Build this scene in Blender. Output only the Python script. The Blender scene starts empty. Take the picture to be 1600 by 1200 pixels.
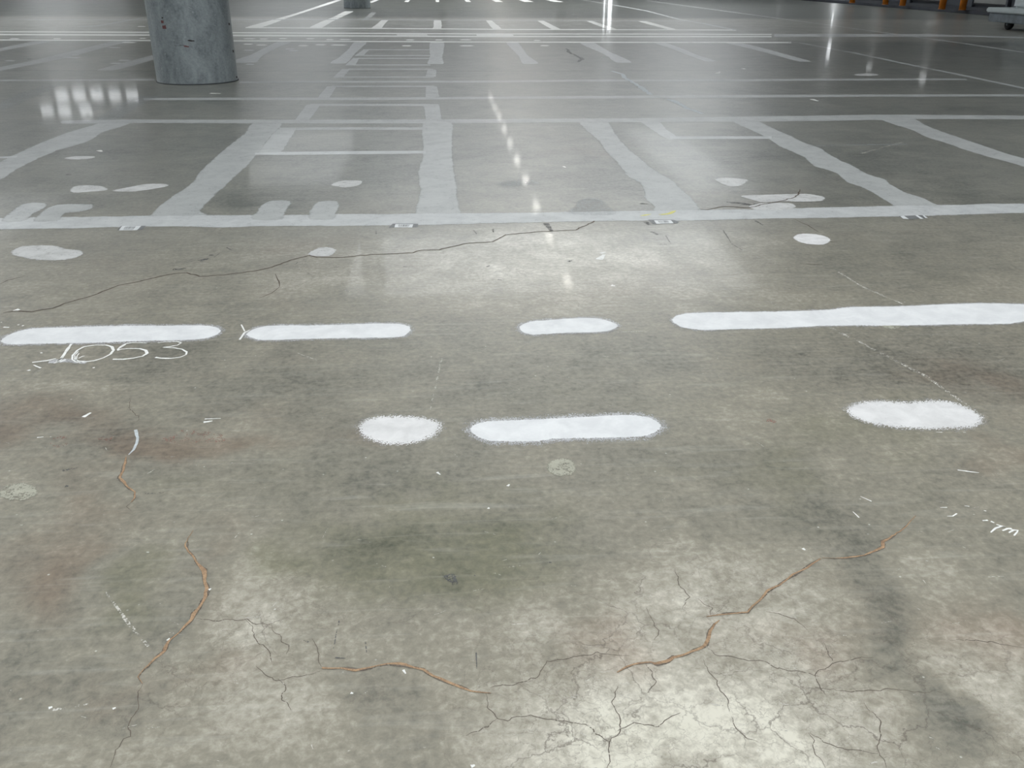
import bpy, bmesh, math, random
import numpy as np
from mathutils import Vector, noise as mnoise

# ------------------------------------------------------------------ camera
SC = bpy.context.scene
W, H = 1600, 1200
FPX, PITCH, ROLL, YAW, EYE = 1372.8, 0.43922, 0.00716, 0.07935, 1.5
def cam_axes():
    cy, sy, cp, sp = math.cos(YAW), math.sin(YAW), math.cos(PITCH), math.sin(PITCH)
    f = Vector((sy*cp, cy*cp, -sp)); rt = Vector((cy, -sy, 0)); up = rt.cross(f)
    cr, sr = math.cos(ROLL), math.sin(ROLL)
    return rt*cr + up*sr, -rt*sr + up*cr, f
RT, UP, FW = cam_axes()
cam = bpy.data.cameras.new('camera'); camo = bpy.data.objects.new('camera', cam)
SC.collection.objects.link(camo)
from mathutils import Matrix
camo.matrix_world = Matrix(((RT.x, UP.x, -FW.x, 0), (RT.y, UP.y, -FW.y, 0), (RT.z, UP.z, -FW.z, EYE), (0, 0, 0, 1)))
cam.sensor_fit = 'HORIZONTAL'; cam.sensor_width = 36; cam.lens = FPX/W*36
cam.clip_start = 0.05; cam.clip_end = 400
SC.camera = camo

# ------------------------------------------------------------------ world, exposure, roof lights
w = bpy.data.worlds.new('world'); SC.world = w; w.use_nodes = True
w.node_tree.nodes['Background'].inputs[0].default_value = (0.75, 0.85, 1, 1)
w.node_tree.nodes['Background'].inputs[1].default_value = 0.6
SC.view_settings.view_transform = 'Standard'; SC.view_settings.look = 'None'
SC.view_settings.gamma = 1; SC.view_settings.use_curve_mapping = False
SC.view_settings.exposure = -0.24
SKY_E, LAMP_E, DOOR_E = 3.6, 50.0, .75       # roof light panels (most of them added fill), high bay lamps, daylight openings
X0, X1, Y0, Y1, ZC = -46.0, 24.9, -22.0, 97.0, 13.0
SC.cycles.max_bounces = 6; SC.cycles.diffuse_bounces = 3; SC.cycles.transparent_max_bounces = 10; SC.cycles.sample_clamp_indirect = 6

# ------------------------------------------------------------------ helpers
rnd = random.Random(7)
def at(px, py, z=0.0):
    """point of the level z seen at a place of the photograph"""
    d = RT*(px - 800) + UP*(600 - py) + FW*FPX
    t = (EYE - z)/-d.z
    return Vector((d.x*t, d.y*t, z))
def link(o, parent=None):
    SC.collection.objects.link(o)
    if parent is not None: o.parent = parent
    return o
def tag(o, label, cat, group=None, kind=None):
    o['label'] = label; o['category'] = cat
    if group: o['group'] = group
    if kind: o['kind'] = kind
    return o
def obj(name, bm, m, parent=None, smooth=False):
    me = bpy.data.meshes.new(name); bm.to_mesh(me); bm.free()
    me.materials.append(m)
    if smooth:
        for p in me.polygons: p.use_smooth = True
    return link(bpy.data.objects.new(name, me), parent)
def empty(name, loc=(0, 0, 0), rz=0):
    o = bpy.data.objects.new(name, None); o.location = loc; o.rotation_euler = (0, 0, rz)
    return link(o)
def box(bm, a, b, bev=0.0):
    r = bmesh.ops.create_cube(bm, size=1.0)
    for v in r['verts']:
        v.co = Vector([(a[i]+b[i])/2 + v.co[i]*(b[i]-a[i]) for i in range(3)])
    if bev:
        es = list({e for v in r['verts'] for e in v.link_edges})
        bmesh.ops.bevel(bm, geom=es, offset=bev, segments=2, affect='EDGES')
    return bm
def lathe(prof, n=64, c=(0, 0)):
    bm = bmesh.new(); rows = []
    for r, z in prof:
        rows.append([bm.verts.new((c[0]+r*math.cos(2*math.pi*k/n), c[1]+r*math.sin(2*math.pi*k/n), z)) for k in range(n)])
    for a, b in zip(rows, rows[1:]):
        for k in range(n): bm.faces.new((a[k], a[(k+1) % n], b[(k+1) % n], b[k]))
    bm.faces.new(rows[-1]); bm.faces.new(rows[0][::-1])
    return bm

# ------------------------------------------------------------------ materials
class NT:
    def __init__(s, name):
        s.m = bpy.data.materials.new(name); s.m.use_nodes = True; s.t = s.m.node_tree
        s.b = s.t.nodes['Principled BSDF']; s.out = s.t.nodes['Material Output']
    def n(s, typ, **kw):
        x = s.t.nodes.new(typ)
        for k, v in kw.items(): setattr(x, k, v)
        return x
    def l(s, a, b): s.t.links.new(a, b)
    def val(s, sock, v):
        if hasattr(v, 'node'): s.l(v, sock)
        else: sock.default_value = v
    def math(s, op, a, b=0.0, c=None, clamp=False):
        x = s.n('ShaderNodeMath', operation=op, use_clamp=clamp)
        s.val(x.inputs[0], a); s.val(x.inputs[1], b)
        if c is not None: s.val(x.inputs[2], c)
        return x.outputs[0]
    def pos(s):
        return s.n('ShaderNodeNewGeometry').outputs['Position']
    def noise(s, vec, scale, detail=4, rough=0.55, dist=0.0, color=False):
        x = s.n('ShaderNodeTexNoise'); s.l(vec, x.inputs['Vector'])
        x.inputs['Scale'].default_value = scale; x.inputs['Detail'].default_value = detail
        x.inputs['Roughness'].default_value = rough; x.inputs['Distortion'].default_value = dist
        return x.outputs['Color' if color else 'Fac']
    def vec(s, v, mul=(1, 1, 1), add=(0, 0, 0), rot=(0, 0, 0)):
        x = s.n('ShaderNodeMapping'); s.l(v, x.inputs['Vector'])
        x.inputs['Scale'].default_value = mul; x.inputs['Location'].default_value = add; x.inputs['Rotation'].default_value = rot
        return x.outputs[0]
    def ramp(s, f, lo, hi, a=0.0, b=1.0):
        x = s.n('ShaderNodeMapRange', interpolation_type='SMOOTHSTEP'); s.l(f, x.inputs[0])
        x.inputs[1].default_value = lo; x.inputs[2].default_value = hi
        x.inputs[3].default_value = a; x.inputs[4].default_value = b
        return x.outputs[0]
    def mix(s, f, a, b, mode='MIX'):
        x = s.n('ShaderNodeMix', data_type='RGBA', blend_type=mode, clamp_factor=True)
        s.val(x.inputs[0], f); s.val(x.inputs[6], a); s.val(x.inputs[7], b)
        return x.outputs[2]
    def attr(s, name):
        x = s.n('ShaderNodeAttribute', attribute_name=name); return x.outputs['Fac']
def C(r, g, b):      # sRGB 0-255 to linear
    return tuple((v/255/12.92 if v/255 <= .04045 else ((v/255+.055)/1.055)**2.4) for v in (r, g, b)) + (1.0,)
def plain(name, col, rough=0.5, metal=0.0, var=0.12, scale=6, bump=0.0):
    k = NT(name); p = k.n('ShaderNodeTexCoord').outputs['Object']
    f = k.noise(p, scale, 6, .6)
    c2 = tuple(min(1, c*(1+var*2)) for c in col[:3]) + (1,); c1 = tuple(c*(1-var*2) for c in col[:3]) + (1,)
    k.l(k.mix(k.ramp(f, .25, .75), c1, c2), k.b.inputs['Base Color'])
    k.b.inputs['Roughness'].default_value = rough; k.b.inputs['Metallic'].default_value = metal
    if bump:
        bn = k.n('ShaderNodeBump'); bn.inputs['Strength'].default_value = bump; bn.inputs['Distance'].default_value = .01
        k.l(f, bn.inputs['Height']); k.l(bn.outputs[0], k.b.inputs['Normal'])
    return k.m
def glow(name, col, e):
    k = NT(name); k.b.inputs['Base Color'].default_value = (.6, .6, .6, 1)
    k.b.inputs['Emission Color'].default_value = col; k.b.inputs['Emission Strength'].default_value = e
    return k.m

def floor_gloss(k, p, coat=0.5):
    """worn sealer: patchy clear layer over the concrete"""
    g = k.noise(k.vec(p, (1, .7, 1)), .55, 5, .6)
    g2 = k.noise(p, 7, 5, .65)
    cw = k.math('MULTIPLY', k.ramp(g, .3, .7, .55, 1.0), k.ramp(g2, .25, .75, .65, 1.0))
    k.l(k.math('MULTIPLY', cw, coat), k.b.inputs['Coat Weight'])
    k.l(k.ramp(g2, .2, .8, .03, .07), k.b.inputs['Coat Roughness'])
    k.b.inputs['Coat IOR'].default_value = 1.45

def make_concrete():
    k = NT('polished_concrete'); p = k.pos()
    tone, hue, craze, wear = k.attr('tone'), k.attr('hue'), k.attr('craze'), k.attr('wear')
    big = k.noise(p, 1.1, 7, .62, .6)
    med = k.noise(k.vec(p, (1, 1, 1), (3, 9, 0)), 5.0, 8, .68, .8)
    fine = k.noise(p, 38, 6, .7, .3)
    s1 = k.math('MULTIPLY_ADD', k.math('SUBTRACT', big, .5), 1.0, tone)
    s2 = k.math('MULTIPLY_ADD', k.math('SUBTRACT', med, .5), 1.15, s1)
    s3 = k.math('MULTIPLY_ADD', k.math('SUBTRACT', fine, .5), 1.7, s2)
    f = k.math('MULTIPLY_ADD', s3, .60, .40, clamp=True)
    x = k.n('ShaderNodeValToRGB'); k.l(f, x.inputs[0]); e = x.color_ramp.elements
    e[0].position = 0; e[0].color = C(93, 93, 85); e[1].position = 1; e[1].color = C(214, 210, 196)
    for pos_, c_ in ((.25, C(127, 124, 113)), (.5, C(148, 143, 129)), (.75, C(178, 173, 160))):
        q = e.new(pos_); q.color = c_
    col = x.outputs[0]
    # pink and green casts of the cement
    hn = k.noise(k.vec(p, (1, 1, 1), (11, 4, 0)), 1.7, 5, .6, .5)
    h = k.math('MULTIPLY_ADD', k.math('SUBTRACT', hn, .5), 1.2, hue)
    col = k.mix(k.math('MULTIPLY', k.ramp(h, 0.0, .9), .62), col, k.mix(.9, col, C(222, 194, 184), 'MULTIPLY'))
    col = k.mix(k.math('MULTIPLY', k.ramp(h, -.9, 0.0, 1.0, 0.0), .6), col, k.mix(.9, col, C(188, 196, 168), 'MULTIPLY'))
    # bluish far bays
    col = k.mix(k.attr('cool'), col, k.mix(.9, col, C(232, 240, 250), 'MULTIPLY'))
    # fine crazing
    wv = k.n('ShaderNodeVectorMath', operation='ADD')
    wn = k.n('ShaderNodeVectorMath', operation='SCALE'); k.l(k.noise(p, 9, 5, .65, color=True), wn.inputs[0]); wn.inputs['Scale'].default_value = .12
    k.l(p, wv.inputs[0]); k.l(wn.outputs[0], wv.inputs[1])
    crz = None
    for sc_, wid in ((5.0, .016), (11.0, .024), (26.0, .04)):
        v = k.n('ShaderNodeTexVoronoi', feature='DISTANCE_TO_EDGE'); k.l(wv.outputs[0], v.inputs['Vector']); v.inputs['Scale'].default_value = sc_
        ln = k.ramp(v.outputs['Distance'], .0, wid, 1, 0)
        ms = k.ramp(k.noise(k.vec(p, (1, 1, 1), (sc_, 0, 0)), 3.3, 3), .38, .56)
        ln = k.math('MULTIPLY', ln, ms)
        crz = ln if crz is None else k.math('MAXIMUM', crz, k.math('MULTIPLY', ln, .6))
    crz = k.math('MULTIPLY', crz, craze, clamp=True)
    col = k.mix(k.math('MULTIPLY', crz, .62), col, C(92, 84, 76))
    # light grit and dark pits
    v = k.n('ShaderNodeTexVoronoi'); k.l(p, v.inputs['Vector']); v.inputs['Scale'].default_value = 17
    sp = k.math('MULTIPLY', k.ramp(v.outputs['Distance'], .03, .075, 1, 0), k.ramp(k.noise(p, 6, 2), .52, .6))
    col = k.mix(k.math('MULTIPLY', sp, .7), col, C(214, 214, 206))
    v = k.n('ShaderNodeTexVoronoi'); k.l(k.vec(p, (1, 1, 1), (5, 5, 0)), v.inputs['Vector']); v.inputs['Scale'].default_value = 7
    sp2 = k.math('MULTIPLY', k.ramp(v.outputs['Distance'], .02, .05, 1, 0), k.ramp(k.noise(p, 3, 2), .56, .62))
    col = k.mix(k.math('MULTIPLY', sp2, .55), col, C(70, 70, 66))
    # swirl and rub marks of the sweepers
    st = k.noise(k.vec(p, (2.2, 26, 1), (0, 0, 0), (0, 0, .5)), 1.0, 5, .6, 1.2)
    col = k.mix(k.ramp(st, .5, .8, 0, .22), col, C(196, 194, 184))
    # tyre rub
    st2 = k.noise(k.vec(p, (34, 3, 1), (4, 0, 0), (0, 0, -.25)), 1.0, 4, .6, .8)
    col = k.mix(k.math('MULTIPLY', k.ramp(st2, .62, .78), k.math('MULTIPLY', wear, .5)), col, C(84, 86, 86))
    k.l(col, k.b.inputs['Base Color'])
    k.b.inputs['Roughness'].default_value = .33
    k.b.inputs['Specular IOR Level'].default_value = .45
    floor_gloss(k, p, .10)
    bn = k.n('ShaderNodeBump'); bn.inputs['Strength'].default_value = .25; bn.inputs['Distance'].default_value = .002
    k.l(k.math('SUBTRACT', k.math('MULTIPLY', fine, .25), crz), bn.inputs['Height']); k.l(bn.outputs[0], k.b.inputs['Normal'])
    bn2 = k.n('ShaderNodeBump'); bn2.inputs['Strength'].default_value = .045; bn2.inputs['Distance'].default_value = .002
    k.l(k.noise(p, 14, 3), bn2.inputs['Height']); k.l(bn2.outputs[0], k.b.inputs['Coat Normal'])
    return k.m

def coating(name, c1, c2, alpha=1.0, grain=.5, ragged=.6, rough=.5, coat=.4, scale=9, worn=0.0):
    """a thin coat on the floor: 'cover' runs from 1 in the body to 0 at its feathered rim"""
    k = NT(name); p = k.pos()
    n1 = k.noise(p, scale, 6, .65, .4); n2 = k.noise(k.vec(p, (1, 1, 1), (7, 7, 0)), scale*5, 5, .7)
    f = k.math('MULTIPLY_ADD', k.math('SUBTRACT', n2, .5), grain, n1)
    k.l(k.mix(k.ramp(f, .28, .72), c1, c2), k.b.inputs['Base Color'])
    cov = k.attr('cover')
    # the coat is whole or missing grain by grain: a feathered or worn part is a sparser stipple
    pr = k.math('MULTIPLY', k.ramp(cov, 0.0, 1.0), alpha)
    if worn:
        pr = k.math('MULTIPLY', pr, k.ramp(k.math('MULTIPLY_ADD', n2, .5, k.math('MULTIPLY', n1, .6)), .36, .66, 1-worn, 1.0))
    g1 = k.ramp(k.noise(k.vec(p, (1, 1, 1), (2, 3, 0)), 170, 2, .5), .30, .70)
    g2 = k.ramp(k.noise(k.vec(p, (1, 1, 1), (6, 1, 0)), 28, 4, .65), .30, .70)
    gr = k.math('ADD', k.math('MULTIPLY', g1, 1-.5*min(1, ragged)), k.math('MULTIPLY', g2, .5*min(1, ragged)))
    a = k.math('ADD', k.math('MULTIPLY', k.math('SUBTRACT', k.math('MULTIPLY', pr, 1.12), gr), 6.0), .4, clamp=True)
    k.l(a, k.b.inputs['Alpha'])
    k.b.inputs['Roughness'].default_value = rough; k.b.inputs['Specular IOR Level'].default_value = .4
    floor_gloss(k, p, coat*.22)
    return k.m

M = {}
M['floor'] = make_concrete()
M['paint'] = coating('thick_white_floor_paint', C(212, 213, 214), C(228, 229, 229), 1.0, .3, .5, .55, .2, 7)
M['paint_soft'] = coating('rubbed_white_floor_paint', C(206, 205, 204), C(224, 223, 222), .97, .3, .35, .6, .2, 9, .06)
M['halo'] = coating('thin_paint_haze', C(172, 172, 173), C(190, 190, 191), .75, .4, .6, .55, .3, 14, .35)
M['band'] = coating('ground_floor_band', C(164, 166, 165), C(178, 180, 178), .9, .3, .8, .42, .5, 5, .2)
M['band_pale'] = coating('pale_floor_band', C(178, 180, 180), C(194, 196, 195), .92, .3, .6, .45, .45, 7, .15)
M['band_faint'] = coating('faint_floor_band', C(158, 161, 161), C(172, 175, 175), .45, .5, .8, .45, .6, 5, .4)
M['patch'] = coating('pale_filler', C(182, 182, 180), C(202, 202, 200), .9, .35, .9, .5, .4, 9, .25)
M['patch_dim'] = coating('dull_filler', C(158, 157, 143), C(172, 171, 155), .7, .6, 1.0, .6, .3, 18, .25)
M['line'] = coating('bright_line_paint', C(232, 232, 228), C(244, 244, 240), 1.0, .3, .4, .45, .6, 8)
M['chalk'] = coating('white_chalk', C(220, 220, 216), C(240, 240, 236), 1.0, .6, .8, .9, 0, 60, .3)
M['scuff'] = coating('pale_scuff', C(180, 177, 168), C(204, 201, 192), .5, .6, 1.0, .8, .1, 30, .6)
M['tar'] = coating('dark_rub_mark', C(84, 84, 84), C(104, 104, 103), .6, .6, 1.6, .6, .3, 40, .7)
M['crack'] = coating('open_crack', C(84, 76, 68), C(112, 102, 92), .95, .6, .4, .9, 0, 60, .25)
M['crack_fine'] = coating('hairline_crack', C(92, 84, 76), C(118, 110, 100), .95, .6, .3, .9, 0, 22, .45)
M['filler'] = coating('brown_crack_filler', C(130, 106, 84), C(176, 146, 114), .95, .8, .8, .65, .1, 45, .1)
M['filler_grey'] = coating('grey_crack_filler', C(176, 182, 184), C(200, 206, 208), .95, .5, 1.0, .6, .1, 45, .1)
M['joint'] = coating('saw_cut_joint', C(74, 76, 76), C(104, 106, 105), .6, .5, .6, .7, .1, 6, .5)
M['yellow'] = coating('yellow_tape', C(196, 190, 92), C(222, 218, 140), .95, .5, .8, .5, .2, 60, .2)
M['rust'] = coating('pink_rub_mark', C(150, 108, 98), C(160, 124, 112), .3, .5, 1.2, .7, .3, 7, .95)
M['tape'] = coating('dark_grey_film', C(104, 106, 106), C(130, 132, 132), .95, .5, .5, .5, .3, 60, .1)
M['label'] = coating('white_label', C(206, 208, 208), C(222, 224, 224), 1, .3, .3, .4, .3, 60)
M['ink'] = coating('barcode_ink', C(60, 62, 64), C(86, 88, 90), .9, .4, .3, .5, .2, 60)

# ------------------------------------------------------------------ flat coats on the floor
def resample(pts, step, closed=True, smooth=True):
    n = len(pts); out = []
    rng = range(n if closed else n-1)
    for i in rng:
        p1, p2 = pts[i], pts[(i+1) % n]
        p0 = pts[i-1] if (closed or i > 0) else p1
        p3 = pts[(i+2) % n] if (closed or i+2 < n) else p2
        L = (p2-p1).length; m = max(1, min(60, int(L/step)))
        for j in range(m):
            t = j/m
            if smooth:
                # centripetal-ish blend keeps the outline from overshooting
                k1 = min(1, (p2-p1).length/max(1e-6, (p1-p0).length)); k2 = min(1, (p2-p1).length/max(1e-6, (p3-p2).length))
                m1 = (p2-p0)*.5*k1; m2 = (p3-p1)*.5*k2
                q = p1*(2*t**3-3*t*t+1) + m1*(t**3-2*t*t+t) + p2*(-2*t**3+3*t*t) + m2*(t**3-t*t)
            else: q = p1.lerp(p2, t)
            out.append(q)
    if not closed: out.append(pts[-1].copy())
    return out
NCOAT = [0]
def coat(name, px, mat, feather=.01, z=.001, smooth=True, jit=.004, step=.03, parent=None, world=False, thick=True):
    NCOAT[0] += 1; z += .000005*(NCOAT[0] % 40)      # no two coats share a level
    pts = [Vector((p[0], p[1], 0)) if world else at(*p) for p in px]
    area = sum(a.x*b.y - b.x*a.y for a, b in zip(pts, pts[1:]+pts[:1]))
    if area < 0: pts.reverse()
    q = resample(pts, step, True, smooth)
    if jit:
        sd = rnd.uniform(0, 50)
        q = [p + Vector((mnoise.noise((p.x*9+sd, p.y*9, 1))+.6*mnoise.noise((p.x*31+sd, p.y*31, 1)), mnoise.noise((p.x*9, p.y*9+sd, 5))+.6*mnoise.noise((p.x*31, p.y*31+sd, 5)), 0))*jit for p in q]
    n = len(q); bm = bmesh.new(); cl = bm.verts.layers.float.new('cover')
    nr = []
    for i in range(n):
        d = (q[(i+1) % n] - q[i-1]); d = d.normalized() if d.length > 1e-9 else Vector((1, 0, 0))
        nr.append(Vector((d.y, -d.x, 0)))
    for _ in range(2): nr = [(nr[i-1] + nr[i]*2 + nr[(i+1) % n]).normalized() for i in range(n)]
    core = [bm.verts.new((p.x, p.y, z)) for p in q]
    rim = [bm.verts.new((p.x+nr[i].x*feather, p.y+nr[i].y*feather, z-.0002)) for i, p in enumerate(q)]
    for v in core: v[cl] = 1.0
    for v in rim: v[cl] = 0.0
    for i in range(n):
        bm.faces.new((core[i], rim[i], rim[(i+1) % n], core[(i+1) % n]))
    es = [e for e in bm.edges if e.verts[0][cl] > .5 and e.verts[1][cl] > .5]
    bmesh.ops.triangle_fill(bm, edges=es, use_beauty=True, use_dissolve=False)
    for fc in bm.faces:
        fc.normal_update()
        if fc.normal.z < 0: fc.normal_flip()
    return obj(name, bm, M[mat], parent)
def strip_bm(bm, cl, pts, widths, z, feather=.35):
    """a ribbon along world points; widths are half widths in metres"""
    rows = []
    n = len(pts)
    for i, p in enumerate(pts):
        d = pts[min(i+1, n-1)] - pts[max(i-1, 0)]; d = d.normalized() if d.length > 1e-9 else Vector((1, 0, 0))
        s = Vector((-d.y, d.x, 0)); hw = widths[i]
        row = []
        for k, c in ((-1-feather, 0), (-1+feather*.2, 1), (1-feather*.2, 1), (1+feather, 0)):
            v = bm.verts.new((p.x+s.x*hw*k, p.y+s.y*hw*k, z)); v[cl] = float(c); row.append(v)
        rows.append(row)
    for a, b in zip(rows, rows[1:]):
        for k in range(3):
            f = bm.faces.new((a[k], a[k+1], b[k+1], b[k])); f.normal_update()
            if f.normal.z < 0: f.normal_flip()
def ribbon(name, paths, mat, z=.001, wob=.006, step=.02, parent=None, freq=22, smooth=True):
    """paths: list of lists of (px, py, half width in metres)"""
    bm = bmesh.new(); cl = bm.verts.layers.float.new('cover')
    for path in paths:
        P = [at(a[0], a[1]) for a in path]; Wd = [a[2] for a in path]
        Q = []; Wq = []
        for i in range(len(P)-1):
            m = max(1, min(80, int((P[i+1]-P[i]).length/step)))
            seg = resample([P[max(i-1, 0)], P[i], P[i+1], P[min(i+2, len(P)-1)]], (P[i+1]-P[i]).length/m+1e-6, False, smooth) if False else None
            for j in range(m):
                t = j/m; Q.append(P[i].lerp(P[i+1], t)); Wq.append(Wd[i]*(1-t)+Wd[i+1]*t)
        Q.append(P[-1]); Wq.append(Wd[-1])
        sd = rnd.uniform(0, 90)
        Q2 = []
        for i, q in enumerate(Q):
            e = min(1, i/3, (len(Q)-1-i)/3)
            Q2.append(q + Vector((mnoise.noise((q.x*freq+sd, q.y*freq, 0))+.5*mnoise.noise((q.x*freq*3+sd, q.y*freq*3, 0)), mnoise.noise((q.x*freq, q.y*freq+sd, 9))+.5*mnoise.noise((q.x*freq*3, q.y*freq*3+sd, 9)), 0))*wob*e)
            Wq[i] *= 1 + .35*mnoise.noise((i*.35, sd, 0))
        strip_bm(bm, cl, Q2, Wq, z)
    return obj(name, bm, M[mat], parent)

# ------------------------------------------------------------------ floor slab
FX, FY = [], []
def axis(spans):
    out = []
    for a, b, s in spans:
        n = max(1, round((b-a)/s)); out += [a+(b-a)*i/n for i in range(n)]
    out.append(spans[-1][1]); return np.array(out)
gx = axis([(X0, -12, 2), (-12, -4.5, .25), (-4.5, -2, .06), (-2, 2.6, .03), (2.6, 5.5, .06), (5.5, 14, .25), (14, X1, 1.5)])
gy = axis([(Y0, .8, 2), (.8, 3.6, .03), (3.6, 8.5, .06), (8.5, 24, .2), (24, 60, .8), (60, Y1, 4)])
GX, GY = np.meshgrid(gx, gy)
def vnoise(x, y, seed):
    xi, yi = np.floor(x).astype(np.int64), np.floor(y).astype(np.int64); fx, fy = x-xi, y-yi
    fx, fy = fx*fx*(3-2*fx), fy*fy*(3-2*fy)
    def h(a, b):
        v = (a*374761393 + b*668265263 + seed*1442695041) & 0xffffffff
        v = ((v ^ (v >> 13))*1274126177) & 0xffffffff
        return ((v ^ (v >> 16)) & 0xffff)/32767.5 - 1
    return (h(xi, yi)*(1-fx)+h(xi+1, yi)*fx)*(1-fy) + (h(xi, yi+1)*(1-fx)+h(xi+1, yi+1)*fx)*fy
def fbm(sc, seed, o=5):
    return sum(vnoise(GX*sc*2**k, GY*sc*2**k, seed+k)*.6**k for k in range(o))
WX, WY, WA = fbm(2.2, 3)*.16, fbm(2.2, 40)*.16, fbm(3.5, 80)
def field(blobs):
    F = np.zeros_like(GX)
    for px, py, rx, ry, amp, *rot in blobs:
        c = at(px, py); a = at(px+rx, py); hi = at(px, py-ry); lo = at(px, py+ry)
        sx = abs(a.x-c.x); sy = abs(hi.y-lo.y)/2
        th = math.radians(rot[0]) if rot else 0
        wf = min(1.0, .5*(sx+sy)/.25)
        dx, dy = GX-c.x+WX*wf, GY-c.y+WY*wf
        u = (dx*math.cos(th)+dy*math.sin(th))/sx; v = (-dx*math.sin(th)+dy*math.cos(th))/sy
        F += amp*np.exp(-(u*u+v*v)**1.5)*(1+.55*WA)
    return F
TONE = [(1120, 1080, 320, 170, .42), (1560, 1060, 110, 150, .42), (460, 980, 110, 160, .25), (860, 390, 330, 35, .5), (560, 560, 1000, 60, -.2), (500, 700, 1000, 70, -.2), (150, 950, 260, 200, -.06), (700, 250, 100, 60, -.1), (1000, 1180, 700, 140, .3), (430, 1190, 200, 80, .1), (430, 930, 75, 120, .42), (470, 1010, 90, 60, .25), (1010, 1100, 170, 130, .28), (1250, 1010, 150, 90, .28), (1150, 1180, 260, 80, .15), (850, 940, 60, 60, .4),  # central pale blobs mix worn concrete with skylight glow painted into the tone
        (1130, 930, 140, 60, .3), (1560, 1080, 90, 130, .35), (760, 1010, 200, 60, .18), (480, 1120, 120, 60, .35), (960, 960, 160, 60, .2), (800, 1170, 300, 50, .3), (1530, 960, 100, 60, .2), (1450, 890, 70, 30, .2),
        (590, 860, 70, 50, -.14), (720, 815, 150, 60, -.1), (860, 840, 130, 45, -.15), (610, 1085, 90, 36, -.6), (670, 1150, 90, 45, -.5), (1320, 890, 60, 45, -.3), (1370, 960, 95, 60, -.55), (1440, 1040, 90, 60, -.55), (1500, 1120, 60, 50, -.5), (1550, 1150, 50, 60, -.4), (1440, 1140, 60, 50, -.35),
        (1280, 830, 100, 50, -.3), (1330, 760, 160, 60, -.12), (1550, 830, 100, 60, -.15), (60, 700, 120, 60, -.15), (200, 1050, 160, 80, -.1), (350, 1180, 160, 60, .12), (100, 1160, 120, 60, .03),
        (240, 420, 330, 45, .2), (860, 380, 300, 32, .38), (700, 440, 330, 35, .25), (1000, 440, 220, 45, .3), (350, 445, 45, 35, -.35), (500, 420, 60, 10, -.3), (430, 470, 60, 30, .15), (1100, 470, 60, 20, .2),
        (1380, 400, 160, 25, -.2), (1450, 390, 120, 18, .05), (1330, 430, 200, 30, -.2), (1500, 560, 180, 50, -.15), (1150, 590, 300, 70, -.1), (560, 580, 300, 60, -.08), (330, 600, 200, 30, -.05),
        (330, 225, 150, 18, -.25), (230, 260, 120, 12, .12), (560, 260, 130, 50, -.28), (780, 230, 90, 25, -.1), (900, 270, 120, 30, -.18), (1120, 250, 150, 50, -.22), (1330, 250, 150, 60, -.3), (1400, 300, 160, 20, -.25), (560, 170, 150, 10, -.35), (1300, 170, 400, 16, -.25), (1250, 135, 400, 12, -.3), (330, 152, 90, 12, -.35), (1100, 100, 300, 14, -.15), (110, 300, 130, 20, -.18), (420, 310, 70, 16, -.25),
        (1500, 215, 100, 20, -.05), (700, 620, 500, 40, -.08), (100, 610, 80, 12, .25), (190, 608, 40, 6, .3), (890, 640, 60, 14, .1), (1260, 700, 200, 24, .06), (760, 730, 260, 40, -.1)]
HUE = [(110, 690, 220, 60, .5), (240, 790, 160, 60, .35), (330, 690, 120, 20, .7), (110, 920, 100, 70, .55), (300, 1090, 300, 40, .3), (60, 860, 90, 60, .3), (940, 1000, 90, 60, .45), (560, 690, 60, 20, .4), (1230, 990, 120, 40, .35), (1560, 990, 100, 50, .35), (1530, 600, 120, 50, .35), (1560, 720, 90, 40, .4), (360, 870, 80, 80, .35), (560, 340, 200, 60, .1), (900, 230, 120, 30, .25), (1170, 300, 150, 30, .2),
       (250, 920, 110, 60, -.7), (290, 770, 90, 30, -.7), (660, 830, 200, 90, -.5), (430, 870, 60, 40, -.3), (1200, 760, 120, 60, -.4), (1380, 700, 150, 50, -.35), (860, 860, 160, 50, -.4), (480, 760, 200, 60, -.2), (1100, 640, 120, 40, -.3), (1480, 640, 120, 40, -.2)]
CRAZE = [(1080, 1090, 330, 170, 1.0), (470, 1000, 170, 130, .9), (1250, 980, 260, 120, .7), (1530, 1080, 130, 160, .7), (820, 1100, 260, 110, .6), (800, 930, 200, 80, .5), (700, 420, 500, 60, .6), (300, 420, 300, 40, .5), (230, 1150, 200, 80, .3)]
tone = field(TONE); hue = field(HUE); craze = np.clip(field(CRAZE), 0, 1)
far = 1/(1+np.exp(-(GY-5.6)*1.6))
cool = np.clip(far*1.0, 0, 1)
aisle = 1/(1+np.exp(-(GY-22.3)*6))/(1+np.exp((GY-33.6)*6))
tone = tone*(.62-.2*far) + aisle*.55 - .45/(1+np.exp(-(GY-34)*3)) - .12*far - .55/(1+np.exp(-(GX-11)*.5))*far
wear = np.clip(far, 0, 1)
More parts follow.
